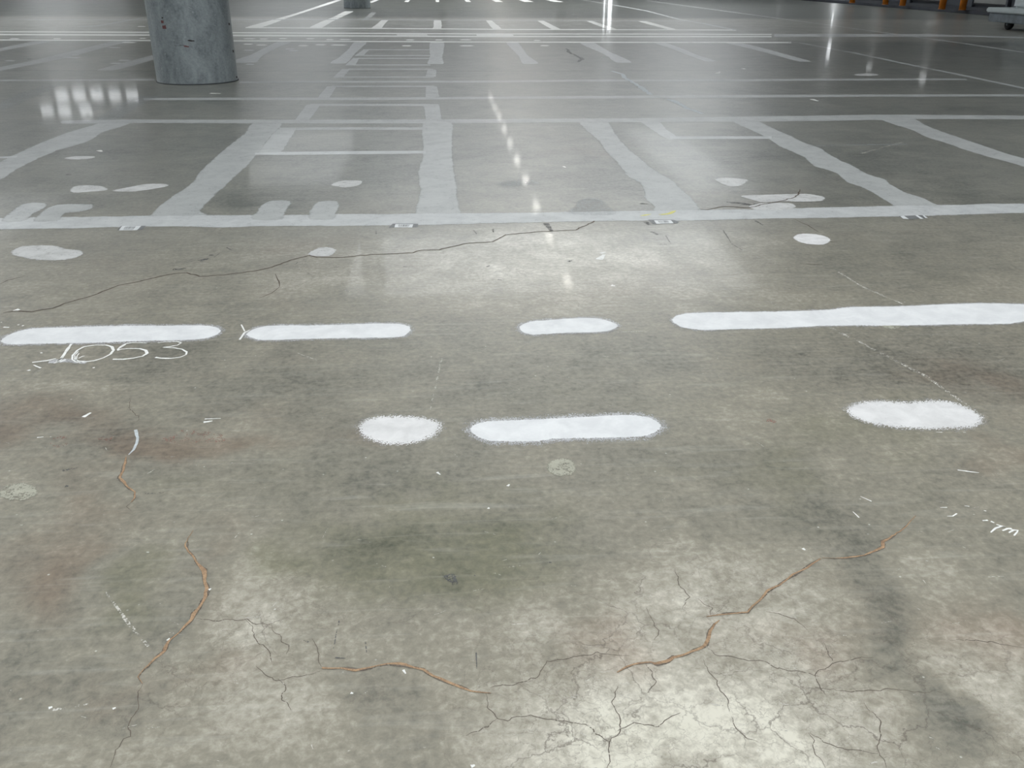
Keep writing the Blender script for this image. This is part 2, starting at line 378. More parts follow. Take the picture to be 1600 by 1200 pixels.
def floor_mesh():
    ny, nx = GX.shape
    co = np.stack([GX, GY, np.zeros_like(GX)], -1).reshape(-1, 3)
    i = np.arange((ny-1)*(nx-1)); r, c = i//(nx-1), i % (nx-1); a = r*nx+c
    F = np.stack([a, a+1, a+nx+1, a+nx], -1)
    me = bpy.data.meshes.new('floor'); me.vertices.add(len(co)); me.vertices.foreach_set('co', co.ravel())
    me.loops.add(F.size); me.loops.foreach_set('vertex_index', F.ravel().astype(np.int32))
    me.polygons.add(len(F)); me.polygons.foreach_set('loop_start', (np.arange(len(F))*4).astype(np.int32))
    me.update(calc_edges=True)
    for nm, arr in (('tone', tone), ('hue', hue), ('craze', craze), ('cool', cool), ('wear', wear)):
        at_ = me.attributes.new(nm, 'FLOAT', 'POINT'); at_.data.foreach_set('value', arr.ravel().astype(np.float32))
    me.materials.append(M['floor'])
    o = link(bpy.data.objects.new('floor', me)); o['kind'] = 'structure'
    return o
FLOOR = floor_mesh()

# ------------------------------------------------------------------ shell of the hall
M['roof'] = plain('roof_sheet', C(168, 172, 174), .6, 0, .04, .5)
M['wall'] = plain('insulated_wall_panel', C(150, 152, 152), .6, 0, .05, .7)
M['wall_dark'] = plain('dark_wall_panel', C(52, 56, 62), .6, 0, .08, .8)
M['sky'] = glow('roof_light_sheet', (.93, .97, 1, 1), SKY_E)
M['sky_hot'] = glow('roof_light_sheet_clear', (.95, .98, 1, 1), SKY_E*2.0)  # also on the unseen panel added to light the aisle
M['day_faint'] = glow('faint_daylit_sheet', (.9, .95, 1, 1), DOOR_E*.12)
M['day_dim'] = glow('dull_daylit_sheet', (.9, .95, 1, 1), DOOR_E*.5)
M['day'] = glow('daylit_glazing', (.93, .97, 1, 1), DOOR_E)
M['day_hot'] = glow('bright_daylit_glazing', (.95, .98, 1, 1), DOOR_E*24)
M['lamp'] = glow('lamp_diffuser', (1, .97, .9, 1), LAMP_E)
M['frame'] = plain('window_frame', C(90, 94, 96), .5)
def panel(name, a, b, m, kind='structure'):
    o = obj(name, box(bmesh.new(), a, b), m); o['kind'] = kind; return o
panel('ceiling', (X0, Y0, ZC), (X1, Y1, ZC+.3), M['roof'])
panel('wall_left', (X0-.3, Y0, 0), (X0, Y1, ZC), M['wall'])
panel('wall_back', (X0, Y0-.3, 0), (X1, Y0, ZC), M['wall'])
panel('wall_far', (X0, Y1, 0), (X1, Y1+.3, ZC), M['wall_dark'])
panel('wall_right', (X1, Y0, 0), (X1+.3, Y1, ZC), M['wall_dark'])
wn = [0]
def window(a, b, m, lip=.08):
    """glazing a-b lying against a wall or the roof, in its frame"""
    wn[0] += 1
    d = [b[i]-a[i] for i in range(3)]; ax = min(range(3), key=lambda i: d[i])
    bm = bmesh.new(); u, v = [i for i in range(3) if i != ax]
    for (i, j) in ((u, v), (v, u)):
        for s in (0, 1):
            p, q = list(a), list(b)
            if s == 0: p[i] = a[i]-lip; q[i] = a[i]
            else: p[i] = b[i]; q[i] = b[i]+lip
            if i == u: p[j] -= lip; q[j] += lip
            p[ax] -= .02; q[ax] += .02
            box(bm, p, q)
    f = obj('window_%d' % wn[0], bm, M['frame']); f['kind'] = 'structure'
    obj('pane', box(bmesh.new(), a, b), m, f)
ZS = ZC-.06
for xa, xb, ya, yb, hot in ((-5, 16, 41, 52, 1), (-22, -16, -16, 4, 0), (-6, 6, -16, 7, 0), (10, 20, -16, 7, 0), (-40, -24, 14, 34, 0), (-40, -26, 44, 64, 0), (-36, -24, 16, 36, 1), (-16, -8, 66, 90, 0), (18, 23, 62, 90, 0)):  # first panel matches the floor's gleam; the rest are added fill, unseen
    window((xa, ya, ZS), (xb, yb, ZS+.04), M['sky_hot'] if hot else M['sky'])
# far wall: daylit translucent sheets low down, bright slits of the doors, high panes on the left
YF = Y1-.05
for xa, xb, za, zb, m in ((-14, 0, 2.2, 4.4, 'day_dim'), (.8, 12, 2.4, 4.6, 'day'), (-10, 16, .3, 2.0, 'day_faint'), (2.4, 4.6, 5.2, 9.5, 'day_dim'), (13, 16.4, .5, 4.2, 'day_dim'), (17.3, 17.7, .2, 3.9, 'day_hot'), (16.85, 17.0, .2, 3.9, 'day_hot')):
    window((xa, YF-.04, za), (xb, YF, zb), M[m], .04)
for r_, (za, zb, cols) in enumerate(((9.9, 10.7, (0, 1, 2, 3, 4)), (11.35, 12.2, (-1, 0, 1.2)))):
    for c_ in cols:
        xa = -39.2 + c_*1.75
        window((xa, YF-.04, za), (xa+1.2, YF, zb), M['day_hot'])
# right wall: upright lights beside the dock doors, a low pane and a high one each
for yy in (46.0, 52.2, 58.3, 68.0):
    window((X1-.07, yy, .75), (X1-.03, yy+.7, 1.45), M['day_hot' if yy < 60 else 'day'])
    window((X1-.07, yy-.3, 2.5), (X1-.03, yy+.4, 3.5), M['day_hot' if yy < 60 else 'day'])

# ------------------------------------------------------------------ high bay lamps
ZL = 10.0
def make_lamp(x, y):
    t = empty('ceiling_light', (x, y, ZL))
    b = bmesh.new(); box(b, (-.2, -.75, .06), (.2, .75, .16), .02); obj('housing', b, M['frame'], t)
    b = bmesh.new(); box(b, (-.17, -.7, .03), (.17, .7, .06)); obj('diffuser', b, M['lamp'], t)
    for s in (-1, 1): obj('hanger', box(bmesh.new(), (-.01, s*.6-.01, .16), (.01, s*.6+.01, ZC-ZL-.01)), M['frame'], t)
    return t
lamp0 = make_lamp(5.0, 34.4)
def dup(root, loc):
    r = root.copy(); link(r); r.location = loc
    for ch in list(root.children):
        c = ch.copy(); link(c); c.parent = r
        for g in ch.children:
            d = g.copy(); link(d); d.parent = c
    return r
lamps = [lamp0] + [dup(lamp0, (5.0, 34.4+6.4*i, ZL)) for i in range(1, 10)]
for l in lamps: tag(l, 'high bay lamp hanging in the row over the middle aisle', 'lamp', 'high bay lamps over the aisle')

# ------------------------------------------------------------------ steel columns
def col_mat():
    k = NT('grey_steel_jacket'); p = k.n('ShaderNodeTexCoord').outputs['Object']
    a = k.noise(k.vec(p, (1, 1, .45)), 5, 7, .68, .6); b = k.noise(p, 34, 6, .7, .3)
    f = k.math('MULTIPLY_ADD', k.math('SUBTRACT', b, .5), .55, a)
    x = k.n('ShaderNodeValToRGB'); k.l(f, x.inputs[0]); e = x.color_ramp.elements
    e[0].position = .28; e[0].color = C(108, 116, 120); e[1].position = .75; e[1].color = C(164, 172, 175)
    q = e.new(.5); q.color = C(141, 149, 152)
    col = x.outputs[0]
    s = k.noise(k.vec(p, (1, 1, 10), (0, 0, 0), (.5, .45, 0)), 4, 3, .5, .4)
    col = k.mix(k.ramp(s, .68, .78, 0, .35), col, C(178, 186, 188))
    v = k.n('ShaderNodeTexVoronoi'); k.l(p, v.inputs['Vector']); v.inputs['Scale'].default_value = 7
    col = k.mix(k.ramp(v.outputs['Distance'], .05, .11, .5, 0), col, C(176, 184, 186))
    k.l(col, k.b.inputs['Base Color'])
    k.l(k.ramp(a, .3, .7, .34, .5), k.b.inputs['Roughness']); k.b.inputs['Metallic'].default_value = 0
    bn = k.n('ShaderNodeBump'); bn.inputs['Strength'].default_value = .15; bn.inputs['Distance'].default_value = .01
    k.l(a, bn.inputs['Height']); k.l(bn.outputs[0], k.b.inputs['Normal'])
    return k.m
M['column'] = col_mat()
M['seam'] = plain('column_sealant', C(58, 62, 64), .7)
M['chip_red'] = plain('red_primer', C(108, 70, 70), .7)
M['chip_dark'] = plain('dark_gouge', C(52, 48, 48), .7)
M['chip_pale'] = plain('pale_scrape', C(150, 158, 160), .5)
RC = .572
def column(x, y, label):
    o = obj('column', lathe([(RC-.004, .0), (RC, .01), (RC, ZC-.02)], 96), M['column'], None, True)
    o.location = (x, y, 0)
    tag(o, label, 'column', 'round steel columns', 'thing')
    b = obj('base_seal', lathe([(RC+.012, 0.0), (RC+.010, .012), (RC-.01, .016)], 96), M['seam'], o, True)
    return o
c1 = column(-3.59, 14.03, 'thick grey steel column scraped with red and dark chips, standing nearest')
c2 = column(-3.55, 42.13, 'grey steel column far off, only its foot in view above the white lines')
def on_column(col, px, py):
    """angle and height on the near column at a place of the photograph"""
    o = Vector((0, 0, EYE)); d = (RT*(px-800) + UP*(600-py) + FW*FPX).normalized()
    ox, oy = o.x-col.location.x, o.y-col.location.y
    A = d.x**2+d.y**2; B = 2*(ox*d.x+oy*d.y); Cc = ox*ox+oy*oy-RC*RC
    D = B*B-4*A*Cc
    t = (-B-math.sqrt(max(0, D)))/(2*A); p = o+d*t
    return math.atan2(p.y-col.location.y, p.x-col.location.x), p.z
def mark(col, name, pts, m):
    q = [on_column(col, *p) for p in pts]
    bm = bmesh.new()
    vs = []
    for k in range(len(q)):
        a, z = q[k]; b, z2 = q[(k+1) % len(q)]
        for j in range(4):
            t = j/4; th = a+(b-a)*t; zz = z+(z2-z)*t + rnd.uniform(-.003, .003)
            vs.append(bm.verts.new(((RC+.0015)*math.cos(th), (RC+.0015)*math.sin(th), zz)))
    f = bm.faces.new(vs); bmesh.ops.triangulate(bm, faces=[f])
    return obj(name, bm, M[m], col)
def cp(x, y): return (180+x/6.667, y/6.667)
mark(c1, 'paint_chip', [cp(475, 210), cp(505, 215), cp(505, 240), cp(480, 240)], 'chip_red')
mark(c1, 'paint_chip', [cp(490, 270), cp(525, 262), cp(535, 300), cp(495, 298)], 'chip_red')
mark(c1, 'paint_chip', [cp(485, 175), cp(500, 178), cp(498, 192), cp(484, 190)], 'chip_dark')
mark(c1, 'paint_chip', [cp(712, 472), cp(765, 480), cp(768, 492), cp(720, 488)], 'chip_red')
mark(c1, 'gouge', [cp(745, 420), cp(780, 415), cp(828, 424), cp(822, 432), cp(775, 430)], 'chip_dark')
mark(c1, 'gouge', [cp(620, 474), cp(715, 470), cp(715, 475), cp(620, 477)], 'chip_dark')
mark(c1, 'scrape', [cp(730, 55), cp(790, 65), cp(1060, 155), cp(1040, 162), cp(880, 118), cp(750, 80)], 'chip_pale')
mark(c1, 'scrape', [cp(800, 258), cp(905, 295), cp(900, 300), cp(795, 266)], 'chip_pale')
mark(c1, 'scrape', [cp(890, 465), cp(1085, 530), cp(1080, 536), cp(885, 472)], 'chip_pale')
mark(c1, 'scrape', [cp(905, 215), cp(1070, 275), cp(1066, 280), cp(900, 222)], 'chip_pale')
for p in ((1190, 240, 14), (1232, 520, 16), (1268, 795, 10)):
    mark(c1, 'gouge', [cp(p[0]-12, p[1]), cp(p[0]+3, p[1]), cp(p[0]+5, p[1]+p[2]*1.6), cp(p[0]-8, p[1]+p[2]*1.6)], 'chip_dark')

# ------------------------------------------------------------------ dock side at the right
M['bollard'] = plain('orange_bollard_paint', C(186, 108, 18), .45, 0, .12, 3)
M['bollard_cap'] = plain('bollard_foot', C(120, 70, 20), .6)
M['plinth'] = plain('dark_plinth', C(34, 38, 45), .6, 0, .15, 2)
M['door'] = plain('dock_door_panel', C(112, 114, 112), .5, 0, .05, 1)
M['door_pale'] = plain('pale_dock_door_panel', C(182, 186, 184), .5, 0, .05, 1)
M['rubber'] = plain('black_rubber', C(22, 23, 26), .7)
M['machine'] = plain('light_grey_cover', C(176, 184, 186), .45, 0, .04, 2)
M['chassis'] = plain('blue_grey_chassis', C(104, 112, 118), .5, .2, .12, 4)
pl = obj('dock_kerb', box(bmesh.new(), (22.2, 24, 0), (X1-.01, 96, .13), .015), M['plinth'])
tag(pl, 'low dark kerb running along the dock wall under the orange bollards', 'kerb')
def on_plinth(px, py):
    p = at(px, py, .13); return p
names = ('orange bollard furthest along the dock wall, cut by the photo edge', 'orange bollard left of the tight pair, beside a pale door panel',
         'orange bollard right of the tight pair, left of the wide pale panel', 'orange bollard between the wide pale panel and a dark post', 'orange bollard nearest the grey machine')
for (px, py), nm in zip(((1333, 5), (1385, 7.5), (1412, 9.5), (1474, 15), (1506, 16.3)), names):
    p = on_plinth(px, py)
    t = empty('bollard', (p.x, p.y+.14, .13)); tag(t, nm, 'bollard', 'orange bollards along the dock wall')
    obj('post', lathe([(.14, 0), (.14, 1.05), (.12, 1.13), (.06, 1.17), (.01, 1.18)], 32), M['bollard'], t, True)
    obj('foot_plate', lathe([(.15, 0), (.15, .008), (.14, .03)], 32), M['bollard_cap'], t, True)
# door leaves, placed against the wall; px spans of the photograph give their run along it
def wall_y(px, py=10):
    d = RT*(px-800) + UP*(600-py) + FW*FPX
    return (X1-.1)/d.x*d.y
dn = [0]
def dock_door(pa, pb, m, z0):
    dn[0] += 1
    ya, yb = sorted((wall_y(pa), wall_y(pb)))
    b = bmesh.new(); n = 6; zt = 3.2
    for i in range(n):
        box(b, (X1-.1, ya, z0+(zt-z0)*i/n+.006), (X1-.03, yb, z0+(zt-z0)*(i+1)/n-.006), .008)
    o = obj('door_%d' % dn[0], b, M[m]); o['kind'] = 'structure'
    b = bmesh.new()
    for y in (ya-.16, yb+.02): box(b, (X1-.16, y, .13), (X1-.02, y+.14, 3.4))
    box(b, (X1-.16, ya-.16, 3.25), (X1-.02, yb+.16, 3.4))
    obj('door_frame', b, M['wall_dark'], o)
    obj('handle', box(bmesh.new(), (X1-.15, (ya+yb)/2-.12, 1.05), (X1-.1, (ya+yb)/2+.12, 1.1), .008), M['rubber'], o)
    obj('bottom_seal', box(bmesh.new(), (X1-.11, ya, z0-.06), (X1-.04, yb, z0)), M['rubber'], o)
for pa, pb, m in ((1346, 1381, 'door'), (1422, 1472, 'door'), (1520, 1572, 'door'), (1270, 1300, 'door')):
    dock_door(pa, pb, m, .3)
# grey wheeled machine cut by the right edge
t = empty('floor_machine', (16.8, 28.0, 0)); tag(t, 'grey wheeled machine with pale cover and blue grey skirt, cut by the photo edge', 'machine')
obj('skirt', box(bmesh.new(), (.02, -6, .2), (1.8, 0, .46), .02), M['chassis'], t)
obj('rim', box(bmesh.new(), (-.06, -6.05, .46), (1.88, .08, .6), .03), M['machine'], t)
obj('cover', box(bmesh.new(), (.25, -5.6, .6), (1.7, -.75, 1.9), .06), M['machine'], t)
for wx, wy in ((-.38, -3.25), (.3, -.7), (1.5, -3.25), (1.5, -.7)):
    bm = lathe([(.08, -.07), (.15, -.06), (.16, -.03), (.16, .03), (.15, .06), (.08, .07)], 28)
    for v in bm.verts: v.co = Vector((v.co.z+wx, v.co.x+wy, v.co.y+.16))
    wh = obj('wheel', bm, M['rubber'], t, True)
    bm = lathe([(.05, -.075), (.06, 0), (.05, .075)], 20)
    for v in bm.verts: v.co = Vector((v.co.z+wx, v.co.x+wy, v.co.y+.16))
    obj('hub', bm, M['chassis'], wh, True)

# ================================================================== painted dashes, nearest rows
def th(o, label, cat, group=None): return tag(o, label, cat, group, 'thing')
Z_LON, Z_TR, Z_PATCH, Z_DASH = .0006, .0009, .0012, .0014
def dash(pts, label, mat='paint', f=.012, halo=.05, jit=.003, group='white painted dashes across the floor'):
    o = coat('painted_dash', pts, mat, f, Z_DASH, True, jit, .02)
    th(o, label, 'painted dash', group)
    coat('paint_haze', pts, 'halo', halo, Z_PATCH, True, jit, .03, parent=o)
    return o
D1 = [(3, 533), (13, 525), (28, 519), (50, 514.5), (87, 513), (153, 511), (219, 510), (282, 510), (317, 509.5), (335, 512), (343, 517), (337, 523), (317, 529), (284, 531), (219, 532.5), (131, 535.5), (66, 536.5), (22, 537.5), (9, 536)]
D2 = [(386, 523), (400, 514), (422, 510), (481, 509.5), (547, 508), (591, 506.6), (623, 507), (637, 511), (639, 516), (630, 525), (612, 527), (547, 528), (481, 529), (427, 531), (405, 530.5), (391, 526)]
D3 = [(814, 511), (830, 503.5), (860, 501), (890, 499), (930, 498), (955, 504), (964, 510), (945, 517.5), (910, 519), (875, 520), (835, 522.5), (821, 520)]
D4 = [(1053, 501), (1070, 491.5), (1150, 489), (1225, 488), (1300, 485), (1325, 481.5), (1400, 480), (1500, 476), (1540, 475), (1600, 476.5), (1720, 474), (1720, 500), (1600, 502), (1575, 505), (1500, 506), (1400, 508), (1300, 508), (1225, 511.5), (1150, 513.5), (1100, 515), (1070, 511.5)]
D5 = [(571, 669), (579, 660.6), (605, 656.4), (654, 658), (678, 665.5), (668, 677), (645, 686), (611.5, 688), (589, 683)]
D6 = [(738, 673.6), (741.5, 665.5), (761, 659.6), (832.5, 657), (914, 652.5), (988.5, 650), (1014.5, 654), (1031.4, 665.5), (1024, 673.6), (1005, 681), (962.5, 683), (865, 685), (839, 689), (767.5, 688), (748, 683)]
D7 = [(1334, 642), (1350, 634), (1387, 632), (1421, 634), (1451, 632), (1484, 632.5), (1504, 640), (1523, 652), (1514, 661), (1495, 664), (1452, 665), (1387, 662), (1358, 656), (1340, 648)]
dash(D1, 'long white dash directly above the chalked number')
dash(D2, 'white dash with a scratched cross at its pointed end, beside the chalked dash')
dash(D3, 'short crisp white dash alone in the gap of the upper dash row')
dash(D4, 'longest white stripe, running out of the photo edge', 'paint', .018, .04)
dash(D5, 'smallest soft white smudge, beside the long dash of the lower row', 'paint_soft', .055, .07)
dash(D6, 'long bright white dash over the round dull spot, ringed by grey haze', 'paint', .01, .06)
dash(D7, 'blurred oval white dash, last of the lower row', 'paint_soft', .055, .07)
ribbon('scratch', [[(377, 507.5, .003), (382.5, 518, .003)], [(374.5, 531, .004), (382, 520, .004), (390, 516, .002)]], 'chalk', .0012, .001, parent=FLOOR)
ribbon('scratch', [[(465, 552, .002), (495, 563, .003)], [(443, 531, .002), (446, 535, .002), (450, 533, .002)]], 'scuff', .001, .001, parent=FLOOR)

# chalked number
num = empty('chalk_number', at(190, 552)); th(num, 'chalked number 1053 handwritten on the floor under a white dash', 'writing')
def zz(x, y): return (x/4.571, 490+y/4.571)
def digit(paths, label=None):
    P = [[(*zz(x, y), wd) for x, y, wd in q] for q in paths]
    o = ribbon('digit', P, 'chalk', .0012, .0015, .01, freq=30)
    o.parent = num; o.matrix_parent_inverse = num.matrix_basis.inverted() if False else Matrix.Translation(-num.location)
    if label: o['label'] = label
    return o
digit([[(510, 218, .004), (490, 245, .006), (470, 275, .006), (440, 320, .005), (410, 350, .005)], [(385, 356, .003), (430, 345, .005), (470, 330, .003)], [(400, 345, .003), (445, 318, .004)]])
digit([[(575, 352, .002), (540, 345, .003), (515, 328, .003), (520, 300, .0035), (550, 265, .004), (600, 238, .004), (680, 226, .0035), (760, 226, .004), (800, 238, .005), (812, 262, .005), (790, 290, .004), (740, 318, .0035), (670, 338, .004), (600, 346, .004), (560, 340, .003), (535, 325, .003), (535, 300, .002), (560, 270, .002)],
       [(545, 335, .002), (550, 305, .002), (565, 285, .002)], [(560, 322, .002), (590, 306, .003), (605, 304, .002)]])
digit([[(1050, 212, .002), (950, 208, .0025), (900, 216, .003), (860, 238, .004), (840, 264, .005), (870, 255, .003), (930, 250, .003), (1000, 252, .004), (1040, 264, .005), (1052, 285, .005), (1020, 305, .004), (950, 320, .004), (880, 328, .005), (805, 328, .006)], [(855, 250, .002), (900, 222, .002)]])
digit([[(1125, 212, .002), (1180, 203, .002), (1260, 200, .0025), (1296, 210, .003), (1270, 226, .003), (1210, 238, .004), (1160, 243, .003), (1240, 246, .003), (1300, 256, .0035), (1335, 275, .0035), (1330, 295, .003), (1290, 312, .003), (1220, 322, .004), (1150, 320, .006), (1110, 314, .007)]])
ribbon('chalk_smear', [[(*zz(240, 368), .002), (*zz(292, 390), .004)], [(*zz(200, 405), .006), (*zz(215, 408), .005)], [(*zz(290, 280), .004), (*zz(302, 284), .004)], [(*zz(230, 350), .004), (*zz(330, 338), .006), (*zz(400, 322), .003)], [(*zz(25, 98), .005), (*zz(65, 100), .004)], [(*zz(128, 80), .004), (*zz(136, 82), .004)], [(*zz(158, 87), .004), (*zz(170, 88), .004)], [(*zz(668, 385), .004), (*zz(672, 390), .004)], [(*zz(8, 62), .004), (*zz(14, 64), .003)]], 'chalk', .0011, .002, parent=FLOOR)['label'] = 'loose chalk crumbs and smears'
ribbon('chalk_smear', [[(*zz(350, 345), .015), (*zz(480, 335), .02), (*zz(620, 352), .01)]], 'halo', .001, .004, parent=FLOOR)

# scratched chalk marks at the right edge
def z7(x, y): return (1300+x/4.617, 600+y/4.617)
ribbon('chalk_smear', [[(*z7(1085, 988), .002), (*z7(1125, 985), .003)], [(*z7(1145, 992), .003), (*z7(1170, 1003), .002)], [(*z7(1143, 1073), .002), (*z7(1180, 1042), .003), (*z7(1215, 1030), .003), (*z7(1250, 1033), .003), (*z7(1185, 1015), .002)], [(*z7(1230, 1060), .002), (*z7(1265, 1045), .003), (*z7(1298, 1047), .004)], [(*z7(1275, 1075), .002), (*z7(1310, 1055), .003), (*z7(1340, 1058), .003), (*z7(1335, 1070), .002), (*z7(1312, 1095), .002)], [(*z7(1095, 915), .002), (*z7(1112, 918), .002)]], 'chalk', .0011, .001, parent=FLOOR)
ribbon('scratch', [[(*z7(905, 622), .002), (*z7(980, 632), .003), (*z7(1060, 642), .001)], [(*z7(205, 812), .001), (*z7(285, 848), .002)], [(*z7(150, 922), .001), (*z7(195, 965), .002)], [(*z7(780, 893), .001), (*z7(830, 892), .002)], [(*z7(830, 955), .001), (*z7(870, 955), .002), (*z7(900, 936), .002)], [(*z7(750, 348), .001), (*z7(795, 350), .002)], [(*z7(945, 350), .001), (*z7(965, 352), .001)], [(*z7(955, 880), .001), (*z7(990, 885), .002)]], 'chalk', .001, .001, parent=FLOOR)

# ================================================================== pale patches
def patch(pts, label, mat='patch', f=.03, jit=.006, name='floor_patch', group='pale patches on the concrete'):
    return th(coat(name, pts, mat, f, Z_PATCH, True, jit, .025), label, 'floor patch', group)
patch([(22, 394), (37, 386), (82, 385.5), (100, 390.5), (122, 393), (125, 397.5), (110, 403.5), (80, 406), (57, 404.5), (30, 399)], 'long oval pale patch between the grey band and the dash above the chalked number', f=.035)
patch([(1242, 372), (1250, 366.5), (1277, 367), (1295, 374), (1286, 382), (1272, 382), (1253, 379)], 'small bright angular patch below the grey band, alone near the longest stripe', 'paint_soft', .015)
patch([(482, 397.5), (500, 388), (510, 387), (523, 391), (512, 400), (492, 399.5)], 'pale patch lying against the long thin crack', f=.02)
patch([(519, 289), (535, 283), (562, 283), (562, 287.5), (552, 291), (540, 292.5), (527, 291)], 'small pale patch inside the bay over the two round stubs', f=.02)
patch([(1120, 280.5), (1137, 278.5), (1165, 281), (1155, 289.5), (1142, 291.5), (1132, 288)], 'small pale patch alone in the bay, shaped like a drop', f=.03)
patch([(1159, 306.6), (1197, 305), (1262, 303.7), (1285, 308.5), (1282, 313.5), (1247, 315), (1227, 314), (1189, 315.5), (1174, 311.5)], 'long rounded patch crossed by a short crack', f=.02)
patch([(1172, 323.5), (1189, 318.5), (1233, 318), (1241, 322.5), (1233, 327), (1185, 328)], 'pale patch touching the top of the grey band below the long rounded patch', f=.02)
patch([(112, 297), (120, 291.5), (140, 290), (157, 292.5), (165, 297), (140, 299.5), (117, 300.5)], 'flat pale patch, beside the wing shaped one, above the two long stubs', f=.025)
patch([(177, 298), (205, 292.5), (230, 288), (259, 288.5), (261, 291), (240, 295), (212, 299), (195, 299)], 'wing shaped pale patch above the sloping stubs', f=.02)
patch([(102, 247.5), (120, 244.5), (146, 245), (142, 247.7), (117, 249)], 'thin pale patch highest in the bay beside the oblique grey band', f=.02)
patch([(776, 288), (795, 283.5), (830, 282.5), (840, 285.5), (805, 291)], 'faint pale patch in the middle bay under the lamp gleam', 'band_faint', f=.04)
patch([(1335, 117), (1345, 115.3), (1364, 115.3), (1372, 117), (1360, 118.5), (1343, 118.3)], 'lone pale oval beyond the two thin cross lines', f=.03)
def oval(cx, cy, rx, ry, n=14): return [(cx+rx*math.cos(2*math.pi*i/n), cy+ry*math.sin(2*math.pi*i/n)) for i in range(n)]
patch(oval(878, 731, 20, 12), 'round dull olive spot just below the long bright dash', 'patch_dim', .015, .004, 'filled_core_hole', 'filled core holes')
patch(oval(29, 769, 26, 12), 'round dull olive spot by the edge of the floor nearest the short grey-filled crack', 'patch_dim', .015, .004, 'filled_core_hole', 'filled core holes')
patch(oval(1393, 507, 15, 7), 'dull olive spot half covered by the longest white stripe', 'patch_dim', .012, .004, 'filled_core_hole', 'filled core holes')

# ================================================================== ground bands and lines
def band(pts, label, mat='band', z=Z_LON, f=.03, jit=.012, step=.05, group='grey bands ground into the floor', name='floor_band', smooth=True):
    return th(coat(name, pts, mat, f, z, smooth, jit, step), label, 'floor band', group)
band([(-110, 345), (0, 342), (150, 339.5), (245, 338), (420, 337), (520, 336), (660, 334.5), (800, 333.5), (950, 331), (1090, 329), (1185, 328), (1300, 325), (1420, 322), (1480, 321.5), (1550, 319.5), (1600, 319), (1720, 318),
      (1720, 331), (1600, 332), (1480, 335.5), (1420, 337), (1300, 339.5), (1200, 341), (1070, 344), (950, 344.5), (800, 347.5), (700, 350), (560, 352), (400, 353), (345, 355), (300, 353), (200, 354), (100, 356), (0, 358), (-110, 361)],
     'widest pale grey band running crosswise over the barcode labels', 'band_pale', Z_TR)
band([(100, 189), (200, 187.2), (400, 187.5), (640, 187), (880, 185.7), (1000, 185), (1160, 182.5), (1290, 180.8), (1370, 179.5), (1480, 180), (1600, 181), (1720, 181),
      (1720, 187), (1600, 186.5), (1480, 186), (1380, 187), (1300, 188.5), (1150, 190), (1000, 190.5), (900, 191), (640, 192.5), (400, 192.5), (200, 192), (100, 193)], 'crosswise grey band closing the far ends of the wide bays', 'band', Z_TR)
band([(398, 193), (385, 208), (355, 232), (315, 269), (303, 287), (275, 305), (240, 341), (330, 341), (309, 331), (316, 322), (330, 308), (355, 284), (380, 262), (399, 241), (418, 216), (437, 193)], 'oblique grey band between the wing shaped patch and the two round stubs')
band([(664, 190), (664, 240), (657, 270), (659, 300), (656, 341), (714, 341), (712, 315), (710, 290), (706, 262), (704, 240), (704, 215), (702, 190)], 'upright grey band in the middle, above a barcode label')
band([(907, 189), (918, 203), (940, 222), (948, 235), (965, 252), (985, 276), (1002, 286), (1010, 300), (1012, 312), (1026, 322), (1030, 337), (1100, 337), (1091, 326), (1072, 305), (1045, 280), (1033, 274), (1015, 262), (992, 243), (975, 228), (960, 210), (944, 189)], 'slanting grey band that ends at the yellow tape mark')
band([(1147, 189), (1175, 203), (1200, 215), (1221, 229), (1240, 237), (1259, 246), (1275, 259), (1300, 267), (1315, 274), (1325, 284), (1345, 291), (1359, 297), (1385, 312), (1412, 325), (1490, 325), (1462, 320), (1438, 309.5), (1410, 300), (1386, 287), (1382, 281), (1352, 272), (1335, 262), (1310, 250), (1291, 240), (1278, 231), (1256, 224), (1230, 211), (1205, 200), (1180, 189)], 'slanting grey band with a rough bulge between two dark bays')
band([(1378, 185), (1400, 195), (1424, 202), (1450, 214), (1482, 224), (1510, 234), (1541, 243.5), (1600, 259.6), (1720, 296), (1720, 278), (1600, 248), (1570, 240), (1541, 230), (1500, 216), (1468, 205), (1445, 196), (1422, 185)], 'slanting grey band leaving the photo edge beyond the last bay')
band([(-70, 282), (0, 254), (20, 244.5), (62, 225), (112, 206), (150, 195), (170, 189), (205, 189), (185, 199), (162, 205), (135, 221), (110, 229), (87, 235), (42, 255), (15, 270), (0, 280), (-70, 318)], 'oblique grey band leaving the photo beside the thin highest patch')
# stubs on the wide band
band([(6, 345), (20, 332), (37, 320), (50, 317.5), (68, 318.5), (66, 325), (50, 333), (34, 345)], 'long sloping stub on the wide band, nearest the photo corner', z=Z_PATCH, group='stubs on the wide band')
band([(57, 345), (68, 334), (77, 325), (92, 320.5), (125, 320), (142, 320.5), (140, 326), (120, 331), (100, 332), (84, 345)], 'bent stub with a foot on the wide band, below the two pale patches', z=Z_PATCH, group='stubs on the wide band')
band([(398, 342), (406, 330), (415, 320), (425, 314.5), (449, 315), (447, 322.5), (441, 332), (437, 342)], 'squarish stub on the wide band, beside a round topped one', z=Z_PATCH, group='stubs on the wide band')
band([(488, 342), (487, 333), (490, 325), (500, 316), (512, 314.5), (523, 315.5), (527, 319), (521, 332), (518, 342)], 'round topped stub on the wide band, in the bay of the middle', z=Z_PATCH, group='stubs on the wide band')
band([(893, 334), (900, 322), (910, 311), (930, 309.5), (945, 317), (952, 326), (958, 335)], 'faint fan shaped stub on the wide band under the lamp gleam', 'band_faint', z=Z_PATCH, group='stubs on the wide band')
